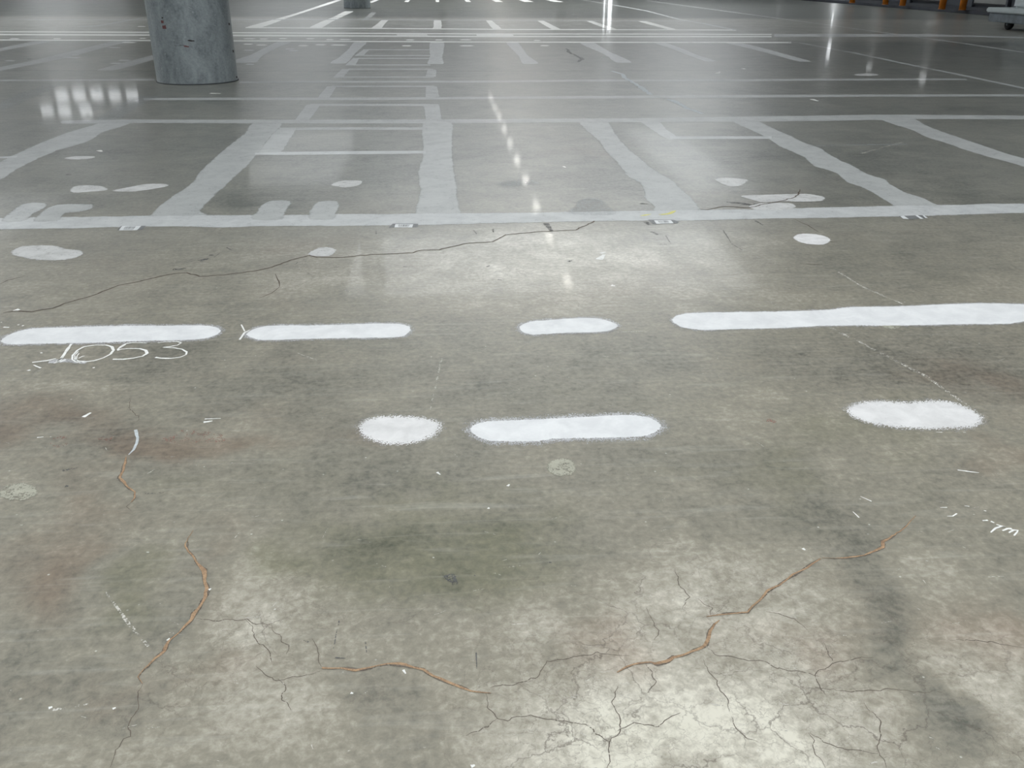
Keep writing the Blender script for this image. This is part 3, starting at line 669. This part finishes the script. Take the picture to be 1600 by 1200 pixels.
# crosswise thin lines
def hline(pts, label, hw=1.0, mat='band', name='floor_line', z=Z_TR, group='thin crosswise lines'):
    """pts along the line; hw half thickness in photo pixels at each"""
    up = [(x, y-(h if isinstance(h, float) else hw)) for x, y, h in pts]; dn_ = [(x, y+(h if isinstance(h, float) else hw)) for x, y, h in reversed(pts)]
    return th(coat(name, up+dn_, mat, .018, z, False, .006, .12), label, 'floor line', group)
hline([(225, 155, 1.5), (360, 154.5, 1.8), (560, 154.5, 1.9), (760, 153, 1.7), (1000, 151.5, 1.9), (1160, 150.5, 1.9), (1350, 149.5, 1.7), (1600, 149, 1.6), (1700, 149, 1.5)], 'thin crosswise grey line, second beyond the wide bays')
hline([(-60, 126, 1.2), (120, 125.3, 1.2), (241, 124.5, 1.3)], 'thin crosswise grey line ending at the thick column', ) ; hline([(375, 128.6, 1.3), (500, 128, 1.5), (760, 127.5, 1.4), (900, 126, 1.4), (1160, 125.5, 1.6), (1290, 124.5, 1.4), (1510, 124, 1.2)], 'thin crosswise grey line passing just behind the foot of the thick column')
hline([(437, 201.5, 1.8), (550, 201, 1.8), (665, 201, 1.8)], 'upper rail of the small bay frame beside the upright middle band', group='rails of the small bay frames')
hline([(399, 240.5, 1.3), (430, 240, 2.2), (550, 238.8, 2.4), (665, 237.8, 2.0)], 'lower whitish rail of the small bay frame beside the upright middle band', mat='band_pale', group='rails of the small bay frames')
hline([(1048, 215.5, 2.0), (1100, 215.3, 2.0), (1205, 215, 1.8)], 'rail of the small bay frame under the repaired oblique crack', mat='band_pale', group='rails of the small bay frames')
band([(434, 202), (460, 202), (452, 216), (436, 238), (404, 241), (418, 222)], 'sloping side of the small bay frame beside the oblique grey band', f=.015, group='sides of the small bay frames')
band([(1002, 189), (1026, 189), (1040, 202), (1056, 214), (1046, 218), (1028, 208)], 'sloping side of the small bay frame beneath the repaired crack', f=.015, group='sides of the small bay frames')
hline([(1262, 228.5, .6), (1330, 226.5, .7), (1417, 225.5, .6)], 'short faint line inside the dark bay', mat='band_faint')
hline([(-30, 247, 1.0), (10, 246, 1.2), (26, 245, .8)], 'short white line end at the photo edge beside the oblique band', mat='band_pale')

# frames of the middle bays, four in a row
def frame(pts_list, label, mat='band'):
    t = None
    for nm, pts, f in pts_list:
        o = coat(nm, pts, mat, f, Z_LON+.0001, False, .006, .08, parent=t)
        if t is None: t = th(o, label, 'floor frame', 'small frames in the row beyond the middle bay')
    return t
frame([('line_frame', [(487, 162.5), (660, 162.5), (685, 163), (685, 165.5), (483, 165.5)], .02), ('frame_side', [(480, 163.7), (500, 163.7), (482, 187.5), (462, 187.5)], .02), ('frame_side', [(664, 165), (685, 164), (688, 188), (667, 188)], .03)], 'faint frame on the floor just beyond the crosswise band')
frame([('line_frame', [(520, 134), (677, 134), (682, 136), (515, 136)], .02), ('frame_side', [(512, 135), (525, 135), (514, 153), (497, 153)], .02), ('frame_side', [(667, 135), (682, 135), (685, 153), (666, 153)], .03)], 'faint frame between the two thin crosswise lines')
frame([('line_frame', [(545, 107.3), (672, 107.3), (680, 108.8), (545, 108.8)], .02), ('frame_side', [(535, 108), (546, 108), (536, 120), (522, 120)], .02), ('frame_side', [(669, 109), (681, 109), (680, 120), (666, 120)], .03), ('frame_rail', [(522, 119.7), (677, 119.7), (677, 121.2), (522, 121.2)], .02)], 'faint frame with a rail on the column side of the saw cut')
frame([('line_frame', [(552, 90.6), (671, 90.6), (671, 91.9), (552, 91.9)], .02), ('frame_side', [(552, 91), (560, 92), (555, 101), (541, 101)], .02), ('frame_rail', [(541, 100.9), (672, 100.9), (672, 102.1), (541, 102.1)], .02)], 'pale frame whose side leans beside the broken bar', 'band_pale')
frame([('line_frame', [(568, 77.1), (672, 77.4), (672, 78.4), (568, 78.2)], .02), ('frame_side', [(568, 77.6), (576, 78), (568, 86), (555, 87)], .02), ('frame_rail', [(555, 86.2), (672, 86.2), (672, 87.3), (555, 87.3)], .02)], 'pale frame nearest the white aisle line', 'band_pale')

# bars of the row on the column side of the aisle
def bar(pts, label, mat='band_pale', grp='pale bars on the near side of the aisle'):
    return th(coat('floor_bar', pts, mat, .03, Z_LON, True, .015, .12), label, 'floor bar', grp)
bar([(180, 64), (205, 64), (160, 75), (100, 91), (50, 101), (0, 110.5), (-60, 122), (-60, 116), (0, 105), (50, 95), (110, 81)], 'long pale bar slanting to the photo edge between the aisle and the thick column', 'band')
bar([(58, 64), (82, 64), (40, 72), (0, 80), (-60, 92), (-60, 86), (0, 75.5)], 'pale bar cut by the photo edge, touching the aisle line', 'band')
bar([(262, 81), (262, 88), (236, 94), (205, 103), (175, 110), (152, 110), (190, 99)], 'pale bar half hidden by the thick column', 'band')
bar([(435, 65.5), (454, 65.5), (432, 75), (412, 85), (405, 91), (397, 97.5), (368, 98), (368, 94), (392, 86), (412, 76)], 'pale bar just beside the thick column')
bar([(555, 66), (572, 66), (560, 78), (550, 88), (539, 99), (517, 99), (530, 90), (545, 77)], 'pale bar beside the two small frames')
bar([(674, 66), (692, 66), (692, 80), (690, 90), (691, 100), (670, 100), (673, 88), (672, 76)], 'upright pale bar in line with the middle band')
bar([(792, 66), (807, 66), (817, 78), (825, 87.5), (840, 99.5), (819, 99.8), (812, 88), (804, 80)], 'pale bar next beyond the upright one')
bar([(907, 66.5), (925, 66.5), (940, 74), (955, 82.5), (968, 88), (986, 97.7), (965, 97.7), (950, 88), (935, 80), (922, 75)], 'pale bar above the head of the repaired crack')
bar([(1022, 66.5), (1037, 66.5), (1060, 74), (1085, 84.5), (1095, 88), (1120, 96.2), (1104, 95.7), (1078, 87), (1050, 76)], 'pale bar with a broken notch')
bar([(1132, 66.5), (1152, 66.7), (1175, 71), (1220, 83), (1267, 96.5), (1250, 96.3), (1200, 83), (1165, 74)], 'longest leaning pale bar, last of the near row')

# aisle lines
hline([(-60, 62.2, .7), (0, 62.4, .8), (400, 64, .8), (700, 65.5, .8), (1000, 66.2, .9), (1236, 66.5, 1.0)], 'white line closing the near side of the aisle', mat='line', group='white aisle lines')
hline([(-60, 53.8, 1.0), (0, 54, 1.1), (400, 55.5, 1.2), (740, 57, 1.1), (1000, 57.3, 1.0), (1205, 57.2, 1.0)], 'nearer white line of the double pair across the aisle', mat='line', group='white aisle lines')
hline([(-60, 49.4, .8), (0, 49.6, .9), (400, 51.3, 1.0), (740, 53, .9), (1000, 53.3, .8), (1205, 53.8, .8)], 'farther white line of the double pair across the aisle', mat='line', group='white aisle lines')
hline([(1210, 55.4, 2.2), (1300, 55.3, 2.2), (1440, 55.4, 2.0), (1520, 56.5, 1.2), (1600, 59, .8)], 'broad cream stripe where the double lines merge', mat='band_pale', group='white aisle lines')
hline([(384, 43.2, .7), (600, 44.5, .8), (800, 46, .8), (1000, 46.5, .7), (1150, 47, .6)], 'bright white line at the feet of the far bars', mat='line', group='white aisle lines')
hline([(-60, 30.2, .4), (250, 30.7, .4), (530, 30.6, .5), (800, 31.8, .5), (1070, 33, .4)], 'thin line at the heads of the far bars', mat='band_pale', group='white aisle lines')
for k_, (yy, xa, xb) in enumerate(((27.6, 445, 1010), (24.6, 470, 990), (21.6, 560, 980), (18.7, 560, 960), (14.5, 590, 930))):
    hline([(xa, yy-.2, .28), ((xa+xb)/2, yy+.3, .32), (xb, yy+.9, .25)], 'hair thin faded line beyond the far bars', mat='band_faint', group='faded lines beyond the far bars')
for y_, hh in ((54.5, 1.9),):
    th(coat('paint_block', [(744, y_-hh), (799, y_-hh+.3), (803, y_+hh), (746, y_+hh)], 'line', .02, Z_PATCH, False, .01, .1), 'solid white block filling the double line, the brighter one', 'paint block', 'white blocks in the double line')
    th(coat('paint_block', [(619, 53.7), (666, 53.9), (669, 55.3), (622, 55.2)], 'line', .02, Z_PATCH, False, .01, .1), 'slimmer white block in the double line near the upright bars', 'paint block', 'white blocks in the double line')
hline([(122, 41.4, .4), (148, 40.8, .6), (170, 37.5, .6), (200, 32, .6), (224, 27.8, .5)], 'white hooked line in front of the far glazing gleam', mat='band_pale')
# diagonal lines at the right
def diag(pts, hw, label, mat='band_pale'):
    return th(ribbon('floor_line', [[(x, y, hw) for x, y in pts]], mat, Z_TR+.0006, .01, .2, freq=4), label, 'floor line', 'slanting lines before the dock wall')
diag([(1232, 66.3), (1250, 67), (1330, 82), (1430, 103), (1500, 117), (1600, 138), (1680, 154)], .055, 'broad slanting line running on from the white aisle line', 'band')
diag([(905, -1), (960, 8), (1010, 17), (1062, 30.5), (1100, 37), (1150, 47)], .07, 'slanting white line closing the row of far bars')
diag([(1010, 1), (1100, 13), (1200, 26.5), (1306, 40.6), (1375, 50.3), (1425, 57), (1500, 67), (1600, 82), (1680, 94)], .05, 'slanting line under the upright door gleams, the lower of the two')
diag([(1120, 10), (1200, 20), (1262, 25.8), (1325, 34), (1400, 45), (1457, 51.8), (1530, 61), (1600, 70), (1680, 81)], .04, 'slanting line nearest the dock wall', 'band_faint')
diag([(-60, 182), (0, 168), (40, 150), (82, 133)], .12, 'faint slanting band below the glazing gleam at the photo edge', 'band_faint')
diag([(168, 187), (190, 172), (215, 158), (236, 150)], .12, 'faint slanting band below the foot of the thick column', 'band_faint')

# far bars beyond the aisle
def fbar(pts, label, mat='line'):
    return th(coat('floor_bar', pts, mat, .02, Z_LON, True, .015, .15), label, 'floor bar', 'white bars on the far side of the aisle')
fbar([(384, 43), (406, 43), (428, 36), (444, 29.8), (470, 21), (534, 0), (526, 0), (465, 20), (430, 30)], 'longest far bar, running past the far column')
fbar([(483, 44), (500, 44), (520, 33), (537, 25), (552, 17.6), (540, 17.6), (520, 27), (500, 35)], 'far bar pointing at the foot of the far column')
fbar([(567, 30.2), (575, 30.4), (582, 25), (587, 19.6), (580, 19.6), (574, 25)], 'tiny grey far bar just below the far column', 'band')
fbar([(581, 44.5), (594, 44.6), (601, 37), (606, 30.8), (598, 30.7), (590, 37)], 'far bar next to the tiny grey one')
fbar([(676, 45.2), (688.5, 45.2), (688, 31.4), (679, 31.4), (678, 42)], 'upright far bar in line with the middle band')
fbar([(772, 46), (783.5, 46), (775, 38), (766.6, 31.7), (760, 31.7)], 'far bar next beyond the upright one')
fbar([(864, 46.2), (876, 46.2), (862, 39), (848, 32.3), (840, 32.2)], 'far bar between the upright one and the tall gleam')
fbar([(953, 46.6), (965, 46.6), (945, 39.5), (925, 33), (916, 32.4)], 'far bar crossed by the tall double gleam')
fbar([(1048, 46.9), (1059, 47), (1035, 40), (1008, 33), (997, 33)], 'last far bar before the slanting line')
for xa, xb, dx in ((632, 638, 3), (681, 686, 0), (729, 736, -4), (775, 786, -8), (820, 834, -11), (866, 880, -15)):
    th(coat('floor_bar', [(xa, 3), (xb, 3.2), (xb+dx, -.5), (xa+dx, -.5)], 'line', .02, Z_LON, False, .01, .2), 'end of a white bar cut by the top of the photo', 'floor bar', 'bar ends at the top edge')
fbar([(576, 4), (581, 4.2), (594, -1), (588, -1)], 'bar end touching the far side of the far column')

# small white dabs around the aisle
dabs = [(380, 400, 60.6), (405, 419, 61), (435, 449, 60.4), (478, 492, 60.6), (509, 522, 62), (530, 550, 61.8), (634, 648, 62.4), (680, 692, 62.4), (718, 737, 62.3), (834, 845, 63.3), (718, 741, 71.6), (844, 858, 71.4), (628, 643, 71.6), (466, 482, 71.4), (492, 510, 70), (516, 543, 70.4),
        (445, 461, 76.6), (451, 467, 79.2), (380, 396, 69), (400, 418, 70.4), (380, 398, 78.6), (380, 404, 97), (384, 398, 100.5), (15, 31, 60.5), (83, 96, 60.5), (218, 229, 60), (190, 213, 66.5), (168, 190, 74.3), (98, 128, 90), (8, 24, 95), (185, 205, 94.4), (215, 228, 41.5), (172, 190, 99), (112, 124, 86)]
for xa, xb, y in dabs:
    hh = .45+.0045*y
    pts = [(xa, y), (xa*.75+xb*.25, y-hh), (xa*.3+xb*.7, y-hh*.9), (xb, y-.1), (xa*.3+xb*.7, y+hh), (xa*.8+xb*.2, y+hh*.8)]
    th(coat('paint_dab', pts, 'line' if y < 73 else 'band_pale', .02, Z_PATCH, True, .008, .1), 'little pale dab of paint near the white aisle lines', 'paint dab', 'pale dabs about the aisle lines')

# saw cut joint
ribbon('joint', [[(-80, 110, .012), (240, 111, .012), (500, 111.3, .012), (760, 111.3, .012), (1000, 110.6, .010), (1200, 109.5, .006)], [(1385, 108.5, .014), (1450, 108, .016), (1560, 108.3, .012), (1680, 108.6, .01)]], 'joint', .0004, .004, .3, parent=FLOOR, freq=2)['label'] = 'straight saw cut joint across the slab'

# ================================================================== barcode labels
def sticker(tape, lab, nbar, label, worn=False):
    P = [at(*q) for q in tape]; c = sum(P, Vector())/len(P)
    t = coat('barcode_label', tape, 'tape', .004, .0012, False, .001, .03)
    th(t, label, 'barcode label', 'barcode labels along the wide band')
    for strip in (lab if worn else [lab]):
        l = coat('label_face', strip, 'label', .002, .0014, False, .0008 if not worn else .002, .03, parent=t)
    if not worn:
        a, b, c_, d = [at(*q) for q in lab]      # far left, far right, near right, near left
        bm = bmesh.new(); cl = bm.verts.layers.float.new('cover'); r = random.Random(nbar)
        u = .2
        while u < .78:
            wd = r.choice((.018, .026, .04)); 
            q = [a.lerp(b, u).lerp(d.lerp(c_, u), .12), a.lerp(b, u+wd).lerp(d.lerp(c_, u+wd), .12), a.lerp(b, u+wd).lerp(d.lerp(c_, u+wd), .68), a.lerp(b, u).lerp(d.lerp(c_, u), .68)]
            vs = [bm.verts.new((v.x, v.y, .0016)) for v in q]
            for v in vs: v[cl] = 1
            f = bm.faces.new(vs); f.normal_update()
            if f.normal.z < 0: f.normal_flip()
            u += wd + r.choice((.018, .026, .04))
        # row of printed dots below the bars
        for k in range(9):
            u = .24+k*.06
            q = [a.lerp(b, u+du).lerp(d.lerp(c_, u+du), v) for du, v in ((0, .78), (.03, .78), (.03, .92), (0, .92))]
            vs = [bm.verts.new((v.x, v.y, .0016)) for v in q]
            for v in vs: v[cl] = 1
            f = bm.faces.new(vs); f.normal_update()
            if f.normal.z < 0: f.normal_flip()
        obj('barcode', bm, M['ink'], t)
    return t
sticker([(183, 360), (190, 353.3), (228, 353), (221, 359.5)], [(191, 353.3), (220.5, 353.3), (214, 360), (186, 360.2)], 11, 'barcode label on dark film below the oblique grey band')
sticker([(608, 355.6), (614, 349.8), (653, 349.9), (652, 355.2)], [(618, 350.5), (645.6, 350.8), (643.8, 355.8), (616.5, 355.6)], 23, 'barcode label on dark film below the upright middle band')
sticker([(1013, 343.6), (1052.5, 343.7), (1060.6, 347), (1058, 349.2), (1021, 350.5)], [(1022, 344.6), (1048, 344.2), (1052.5, 349.3), (1026, 350)], 31, 'barcode label on dark film below the yellow tape')
sticker([(1405, 338), (1440, 336.5), (1450, 341), (1422, 342.8), (1411, 342)], [[(1407, 338.2), (1412.5, 337.5), (1420, 342.6), (1411, 342)], [(1430.6, 337), (1433.5, 336.5), (1442.5, 342), (1438, 342.2)], [(1442.5, 337.2), (1444, 337), (1449.5, 341), (1446, 341)]], 5, 'torn worn barcode label below the slanting bulging band', True)
yt = th(coat('tape_scrap', [(1029, 335.6), (1044, 333.2), (1050, 330.4), (1056, 329.4), (1051, 333.6), (1045, 335.2), (1035, 336)], 'yellow', .006, .0016, True, .002, .02), 'torn scrap of yellow tape above a barcode label', 'tape scrap')
th(coat('tape_scrap', [(1000, 337.5), (1008, 335.8), (1017, 334.9), (1010, 337)], 'yellow', .006, .0016, True, .002, .02), 'thin sliver of yellow tape beside the torn scrap', 'tape scrap')

# ================================================================== cracks (parts of the slab)
def crack(pts, w_=.0016, mat='crack', wob=.008, label=None, z=.0005, name='crack'):
    P = [(x, y, w_*(.35 if i in (0, len(pts)-1) else 1)) for i, (x, y) in enumerate(pts)]
    o = ribbon(name, [P], mat, z, wob, .006 if pts[0][1] > 600 else .03, parent=FLOOR)
    if label: o['label'] = label
    return o
crack([(5, 489), (25, 486), (50, 487), (82, 482), (112, 471), (145, 462), (185, 446), (212, 441), (250, 432), (275, 427), (292, 427), (312, 432), (350, 429.5), (397, 424), (425, 417.5), (455, 406), (485, 399), (495, 402), (537, 402.5), (580, 398), (645, 395), (657, 391), (685, 390.5), (730, 380), (770, 378), (790, 367), (842, 362), (900, 359.5), (930, 345), (975, 344)], .0042, 'crack', .010, 'long thin crack wandering across the slab', .0010)
crack([(1090, 327), (1105, 328), (1130, 322.5), (1170, 325), (1190, 320.5), (1225, 313.5), (1243, 308), (1248, 303), (1250, 296)], .005, 'crack', .012, None, .0016)
ribbon('crack', [[(1177, 319, .01), (1190, 320, .02), (1230, 318, .012), (1175, 324, .01)], [(1135, 316, .01), (1160, 318, .03), (1180, 322, .012)]], 'tar', .0008, .004, parent=FLOOR)
ribbon('filled_crack', [[(955, 111, .02), (972, 115.5, .03), (976, 121, .03), (992, 131, .03), (1004, 138, .04), (1017, 148, .02)], [(993, 139, .01), (1004, 140, .02)], [(1041, 155, .02), (1050, 157, .04), (1065, 164, .025), (1075, 170, .03), (1098, 178, .02)]], 'filler_grey', .0011, .02, .05, parent=FLOOR, freq=6)['label'] = 'pale repaired crack running obliquely beyond the bays'
ribbon('crack', [[(885, 76, .02), (890, 82, .03), (902, 88, .02), (910, 92, .04), (903, 97, .02)], [(885, 80, .01), (893, 84, .01)]], 'tar', .0008, .03, .06, parent=FLOOR, freq=5)
# brown filled cracks
def filled(pts, label=None, mat='filler', z=.0012, dark=True):
    """pts carry the width in photo pixels"""
    P = [(x, y, wd*.5*.00088*(1200/max(400, y))**1.0) for x, y, wd in pts]
    o = ribbon('filled_crack', [P], mat, z, .004, .012, parent=FLOOR)
    if label: o['label'] = label
    if dark: ribbon('crack', [[(x, y, hw*1.3) for x, y, hw in P]], 'crack_fine', z-.0003, .006, .012, parent=FLOOR)
    return o
filled([(302, 829, 1), (294, 841, 1.5), (290.6, 853, 3), (294, 862, 3.5), (305, 873.5, 4), (312, 884, 5), (319, 892, 8), (319, 909, 5), (324, 920, 7), (322, 931, 7), (312.5, 948, 6), (303, 960, 10), (299, 970, 6), (281, 987.5, 3), (264, 1001, 4), (259, 1012, 7), (256, 1019, 6), (237.5, 1034, 4), (223.5, 1047, 3), (215.6, 1058, 3), (223, 1069, 1)], 'reddish brown filled crack bowing down the slab')
filled([(197, 714, 2), (195, 724, 5), (191, 738, 4), (187.5, 747, 6), (200, 761, 4), (211, 769, 3), (211, 778, 3), (205, 785, 2)], 'short brown crack below its grey filled head')
filled([(212, 672, 6), (215.6, 684, 6), (213, 694, 5), (209, 703, 5), (201, 711, 2)], 'grey filled head of the short crack', 'filler_grey', .0012, False)
filled([(503, 1044, 5), (520, 1045, 3.5), (534, 1044, 4), (556, 1047.5, 6), (575, 1045, 5), (590, 1041, 3), (606, 1037.5, 4), (625, 1037.5, 7), (640, 1042, 5), (662.5, 1047, 6), (676, 1056, 5), (687.5, 1061, 6), (705, 1069, 6), (719, 1074, 6), (735, 1079, 4), (752, 1082, 3), (767, 1083.4, 2)], 'arched brown filled crack at the middle of the slab edge nearest the viewer')
filled([(964, 1051, 2), (979, 1042.5, 4), (999, 1037, 4), (1017, 1034.5, 3), (1025, 1037, 7), (1040, 1034, 8), (1052, 1027, 7), (1072, 1023, 4), (1087, 1016, 6), (1103, 1009, 7), (1107, 998, 7), (1110, 986, 6), (1116, 975.5, 4), (1124, 969.6, 2)], 'brown filled crack with a swollen orange middle, rising in steps')
filled([(1104, 964, 2), (1133, 959, 3), (1168, 957, 4), (1180, 946, 4), (1190, 934, 4), (1197.6, 924, 5), (1218, 914, 3), (1235.5, 901, 4), (1250, 894, 3), (1265, 884, 4), (1282, 873, 2)], 'slender brown filled crack climbing to the stain edge')
filled([(1284, 872, 1), (1305, 872.5, 1), (1320, 872, 4), (1331, 871, 4), (1350, 868, 3), (1369, 861, 5), (1380, 855, 7), (1379, 846, 6), (1386, 843, 5), (1399, 836, 3), (1417.5, 821, 2), (1431, 806, 1)], 'short orange filled crack, the last toward the chalk ticks')
HC = [[(203, 622), (205, 641), (216, 650), (214, 660)], [(205, 785), (200, 792), (205, 798)], [(223, 1069), (221, 1085), (215, 1105), (205, 1130), (200, 1152), (190, 1157), (183, 1175), (172, 1199)],
      [(759, 1084), (762.5, 1103), (770, 1115), (776.5, 1123), (794, 1125), (812.5, 1119), (837.5, 1122), (866, 1128), (887.5, 1125), (916, 1137.5), (935, 1150), (953, 1160)],
      [(948, 1203), (952, 1175), (954, 1153), (965.6, 1142), (966, 1128), (965.6, 1112.6), (961, 1098), (964, 1085), (965.6, 1072)], [(965, 1142), (990, 1129.5), (1008, 1133), (1028, 1134.5), (1049, 1124), (1063, 1114)],
      [(1009, 1038), (1018, 1051), (1024, 1066), (1015, 1076), (1012, 1083)], [(1106, 1013), (1122, 1025), (1143, 1029), (1162.6, 1029), (1186, 1034), (1209, 1044), (1235.5, 1048), (1256, 1050), (1280, 1057)],
      [(1290, 1085.6), (1281, 1075), (1279, 1065), (1281, 1046), (1290, 1041), (1301, 1037), (1327.5, 1029), (1345, 1029), (1365, 1027.5)], [(1301, 1037), (1293, 1022), (1288, 1005)], [(1055, 888), (1059, 905), (1066, 920), (1075, 933), (1066, 952)],
      [(1090, 935), (1110, 949), (1111, 964)], [(306, 967), (334, 970), (360, 969), (381, 969), (400, 975), (425, 977)], [(384, 969), (400, 991), (406, 1006), (422, 1025), (425, 1035)], [(400, 1041), (416, 1053), (434, 1061), (469, 1056), (500, 1049)], [(434, 1061), (445, 1075), (440, 1095), (455, 1110)],
      [(766, 1075), (778, 1070), (800, 1070), (819, 1069), (841, 1059), (850, 1044), (856, 1034), (887.5, 1030), (910, 1026), (934, 1020), (984, 1025)], [(487.5, 998), (495, 1008), (497, 1025), (503, 1042)], [(425, 977), (437, 1000), (452, 1008), (447, 1022)],
      [(776.5, 1123), (765, 1135), (740, 1143), (728, 1150)], [(1010, 950), (1030, 985), (1022, 1000)], [(1197, 956), (1215, 960), (1240, 967), (1262, 985)], [(1098, 1030), (1115, 1060), (1135, 1090), (1140, 1112)], [(1143, 1120), (1160, 1145), (1185, 1160)],
      [(1350, 1098), (1375, 1130), (1372, 1165), (1385, 1200)], [(1265, 1145), (1290, 1160), (1330, 1175), (1372, 1178)], [(1480, 1000), (1530, 1000), (1560, 1008), (1600, 1012)], [(1262, 1075), (1330, 1079), (1400, 1078), (1475, 1081)], [(1263, 1145), (1275, 1175), (1290, 1200)]]
for h_ in HC: crack(h_, .0010, 'crack_fine', .011)
for h_ in ([(430, 428), (436, 440), (437, 448)], [(437, 448), (425, 458), (405, 466)], [(1240, 342), (1262, 352), (1278, 362)], [(1250, 412), (1270, 413), (1282, 414.5)], [(0, 444), (12, 438), (40, 431)], [(1285, 376), (1300, 378), (1308, 378)]):
    crack(h_, .003, 'crack', .006)

# rub marks, scraps and spots
def marks(name, items, mat, z=.0008, label=None):
    o = ribbon(name, [[(a, b, h), (c, d, h*.5)] if len(i_) == 5 else None for i_ in items for (a, b, c, d, h) in [i_]], mat, z, .002, parent=FLOOR)
    if label: o['label'] = label
    return o
marks('rub_mark', [(311, 408, 327, 404, .02), (327, 399, 334, 399, .014), (335, 402, 343, 396, .003), (270, 421, 290, 420, .014), (353, 387, 362, 391, .006), (1009, 347, 1015, 352, .016), (1018, 362, 1028, 367, .012), (1031, 382, 1042, 382, .012), (888, 409, 894, 407, .014), (853, 349, 862, 362, .02), (630, 417, 648, 417, .004), (778, 437, 784, 438, .008), (760, 417, 766, 415, .006), (1040, 368, 1048, 381, .004), (1130, 360, 1142, 379, .004), (1143, 381, 1160, 391, .004),
    (1000, 318, 1012, 319, .018), (103, 273, 112, 273, .012), (476, 1000, 482, 1004, .004), (530, 970, 521, 1014, .0015), (571, 1003, 573, 1020, .0015), (524, 1028, 540, 1029, .002), (744, 1020, 745, 1045, .0015), (102, 760, 107, 760, .006), (97, 736, 125, 730, .006), (218, 772, 258, 770, .003), (465, 410, 461, 414, .004), (587, 360, 588, 366, .005), (770, 358, 771, 363, .006), (740, 360, 745, 366, .004), (855, 880, 862, 879, .006), (740, 900, 743, 901, .005), (700, 898, 712, 914, .018), (1180, 345, 1192, 352, .008), (45, 92, 47, 93, .04)], 'tar', .0010, 'dark rub marks and scraps of rubber')
marks('crumb', [(130, 652, 142, 645, .007), (318, 660, 332, 658, .006), (320, 655, 345, 654, .003), (58, 684, 68, 683, .003), (936, 406, 944, 398, .018), (938, 396, 946, 394, .012), (955, 446, 961, 447, .01), (24, 484, 30, 485, .012), (683, 738, 688, 742, .004), (793, 760, 796, 757, .004), (762, 794, 765, 795, .004), (326, 922, 330, 920, .004), (262, 999, 266, 1001, .004), (630, 1047, 634, 1053, .003), (548, 1083, 552, 1084, .003), (328, 146, 345, 146.3, .03), (1254, 857, 1258, 860, .004), (76, 1107, 82, 1105, .004), (176, 1108, 181, 1106, .003), (736, 1198, 742, 1196, .004), (154, 235, 159, 237, .02), (1120, 115, 1125, 112, .03), (1160, 107, 1164, 108, .03), (880, 260, 884, 262, .01), (1268, 155, 1278, 158, .03)], 'chalk', .0010, 'light crumbs and chips lying on the floor')
ribbon('rub_mark', [[(245, 686, .02), (275, 682, .04), (320, 684, .045), (355, 686, .02)], [(78, 690, .03), (110, 690, .04)], [(150, 682, .02), (180, 684, .03)], [(1186, 655, .01), (1205, 656, .022), (1216, 657, .01)]], 'rust', .0006, .006, parent=FLOOR, freq=9)['label'] = 'faded pink rub marks'
# light straight scuffs left by trolleys
ribbon('scuff', [[(1310, 425, .006), (1345, 447, .008), (1415, 477, .006)], [(1290, 508, .008), (1350, 538, .008), (1450, 590, .008), (1540, 655, .006)], [(1200, 470, .004), (1260, 500, .005)], [(165, 925, .002), (200, 975, .004), (232, 1010, .003)], [(690, 560, .004), (672, 640, .003)], [(930, 520, .002), (1005, 518, .003)], [(140, 1100, .002), (80, 1110, .003)], [(1345, 240, .01), (1410, 222, .006)]], 'scuff', .0007, .003, parent=FLOOR, freq=5)
rr_ = random.Random(21); sc_ = []
for i in range(170):
    x, y = rr_.uniform(0, 1600), 380+820*rr_.random()**.9
    L = rr_.uniform(6, 34); a_ = rr_.choice((rr_.gauss(.45, .2), rr_.gauss(-.35, .3), rr_.uniform(-1.5, 1.5)))
    sc_.append([(x, y, .0004), (x+L*.5*math.cos(a_), y+L*.25*math.sin(a_), rr_.uniform(.0006, .0018)), (x+L*math.cos(a_), y+L*.5*math.sin(a_)+rr_.uniform(-2, 2), .0003)])
so = ribbon('fine_scratches', sc_, 'scuff', .0006, .002, parent=FLOOR); so['kind'] = 'stuff'; so['label'] = 'fine pale scratches all over the worn floor'
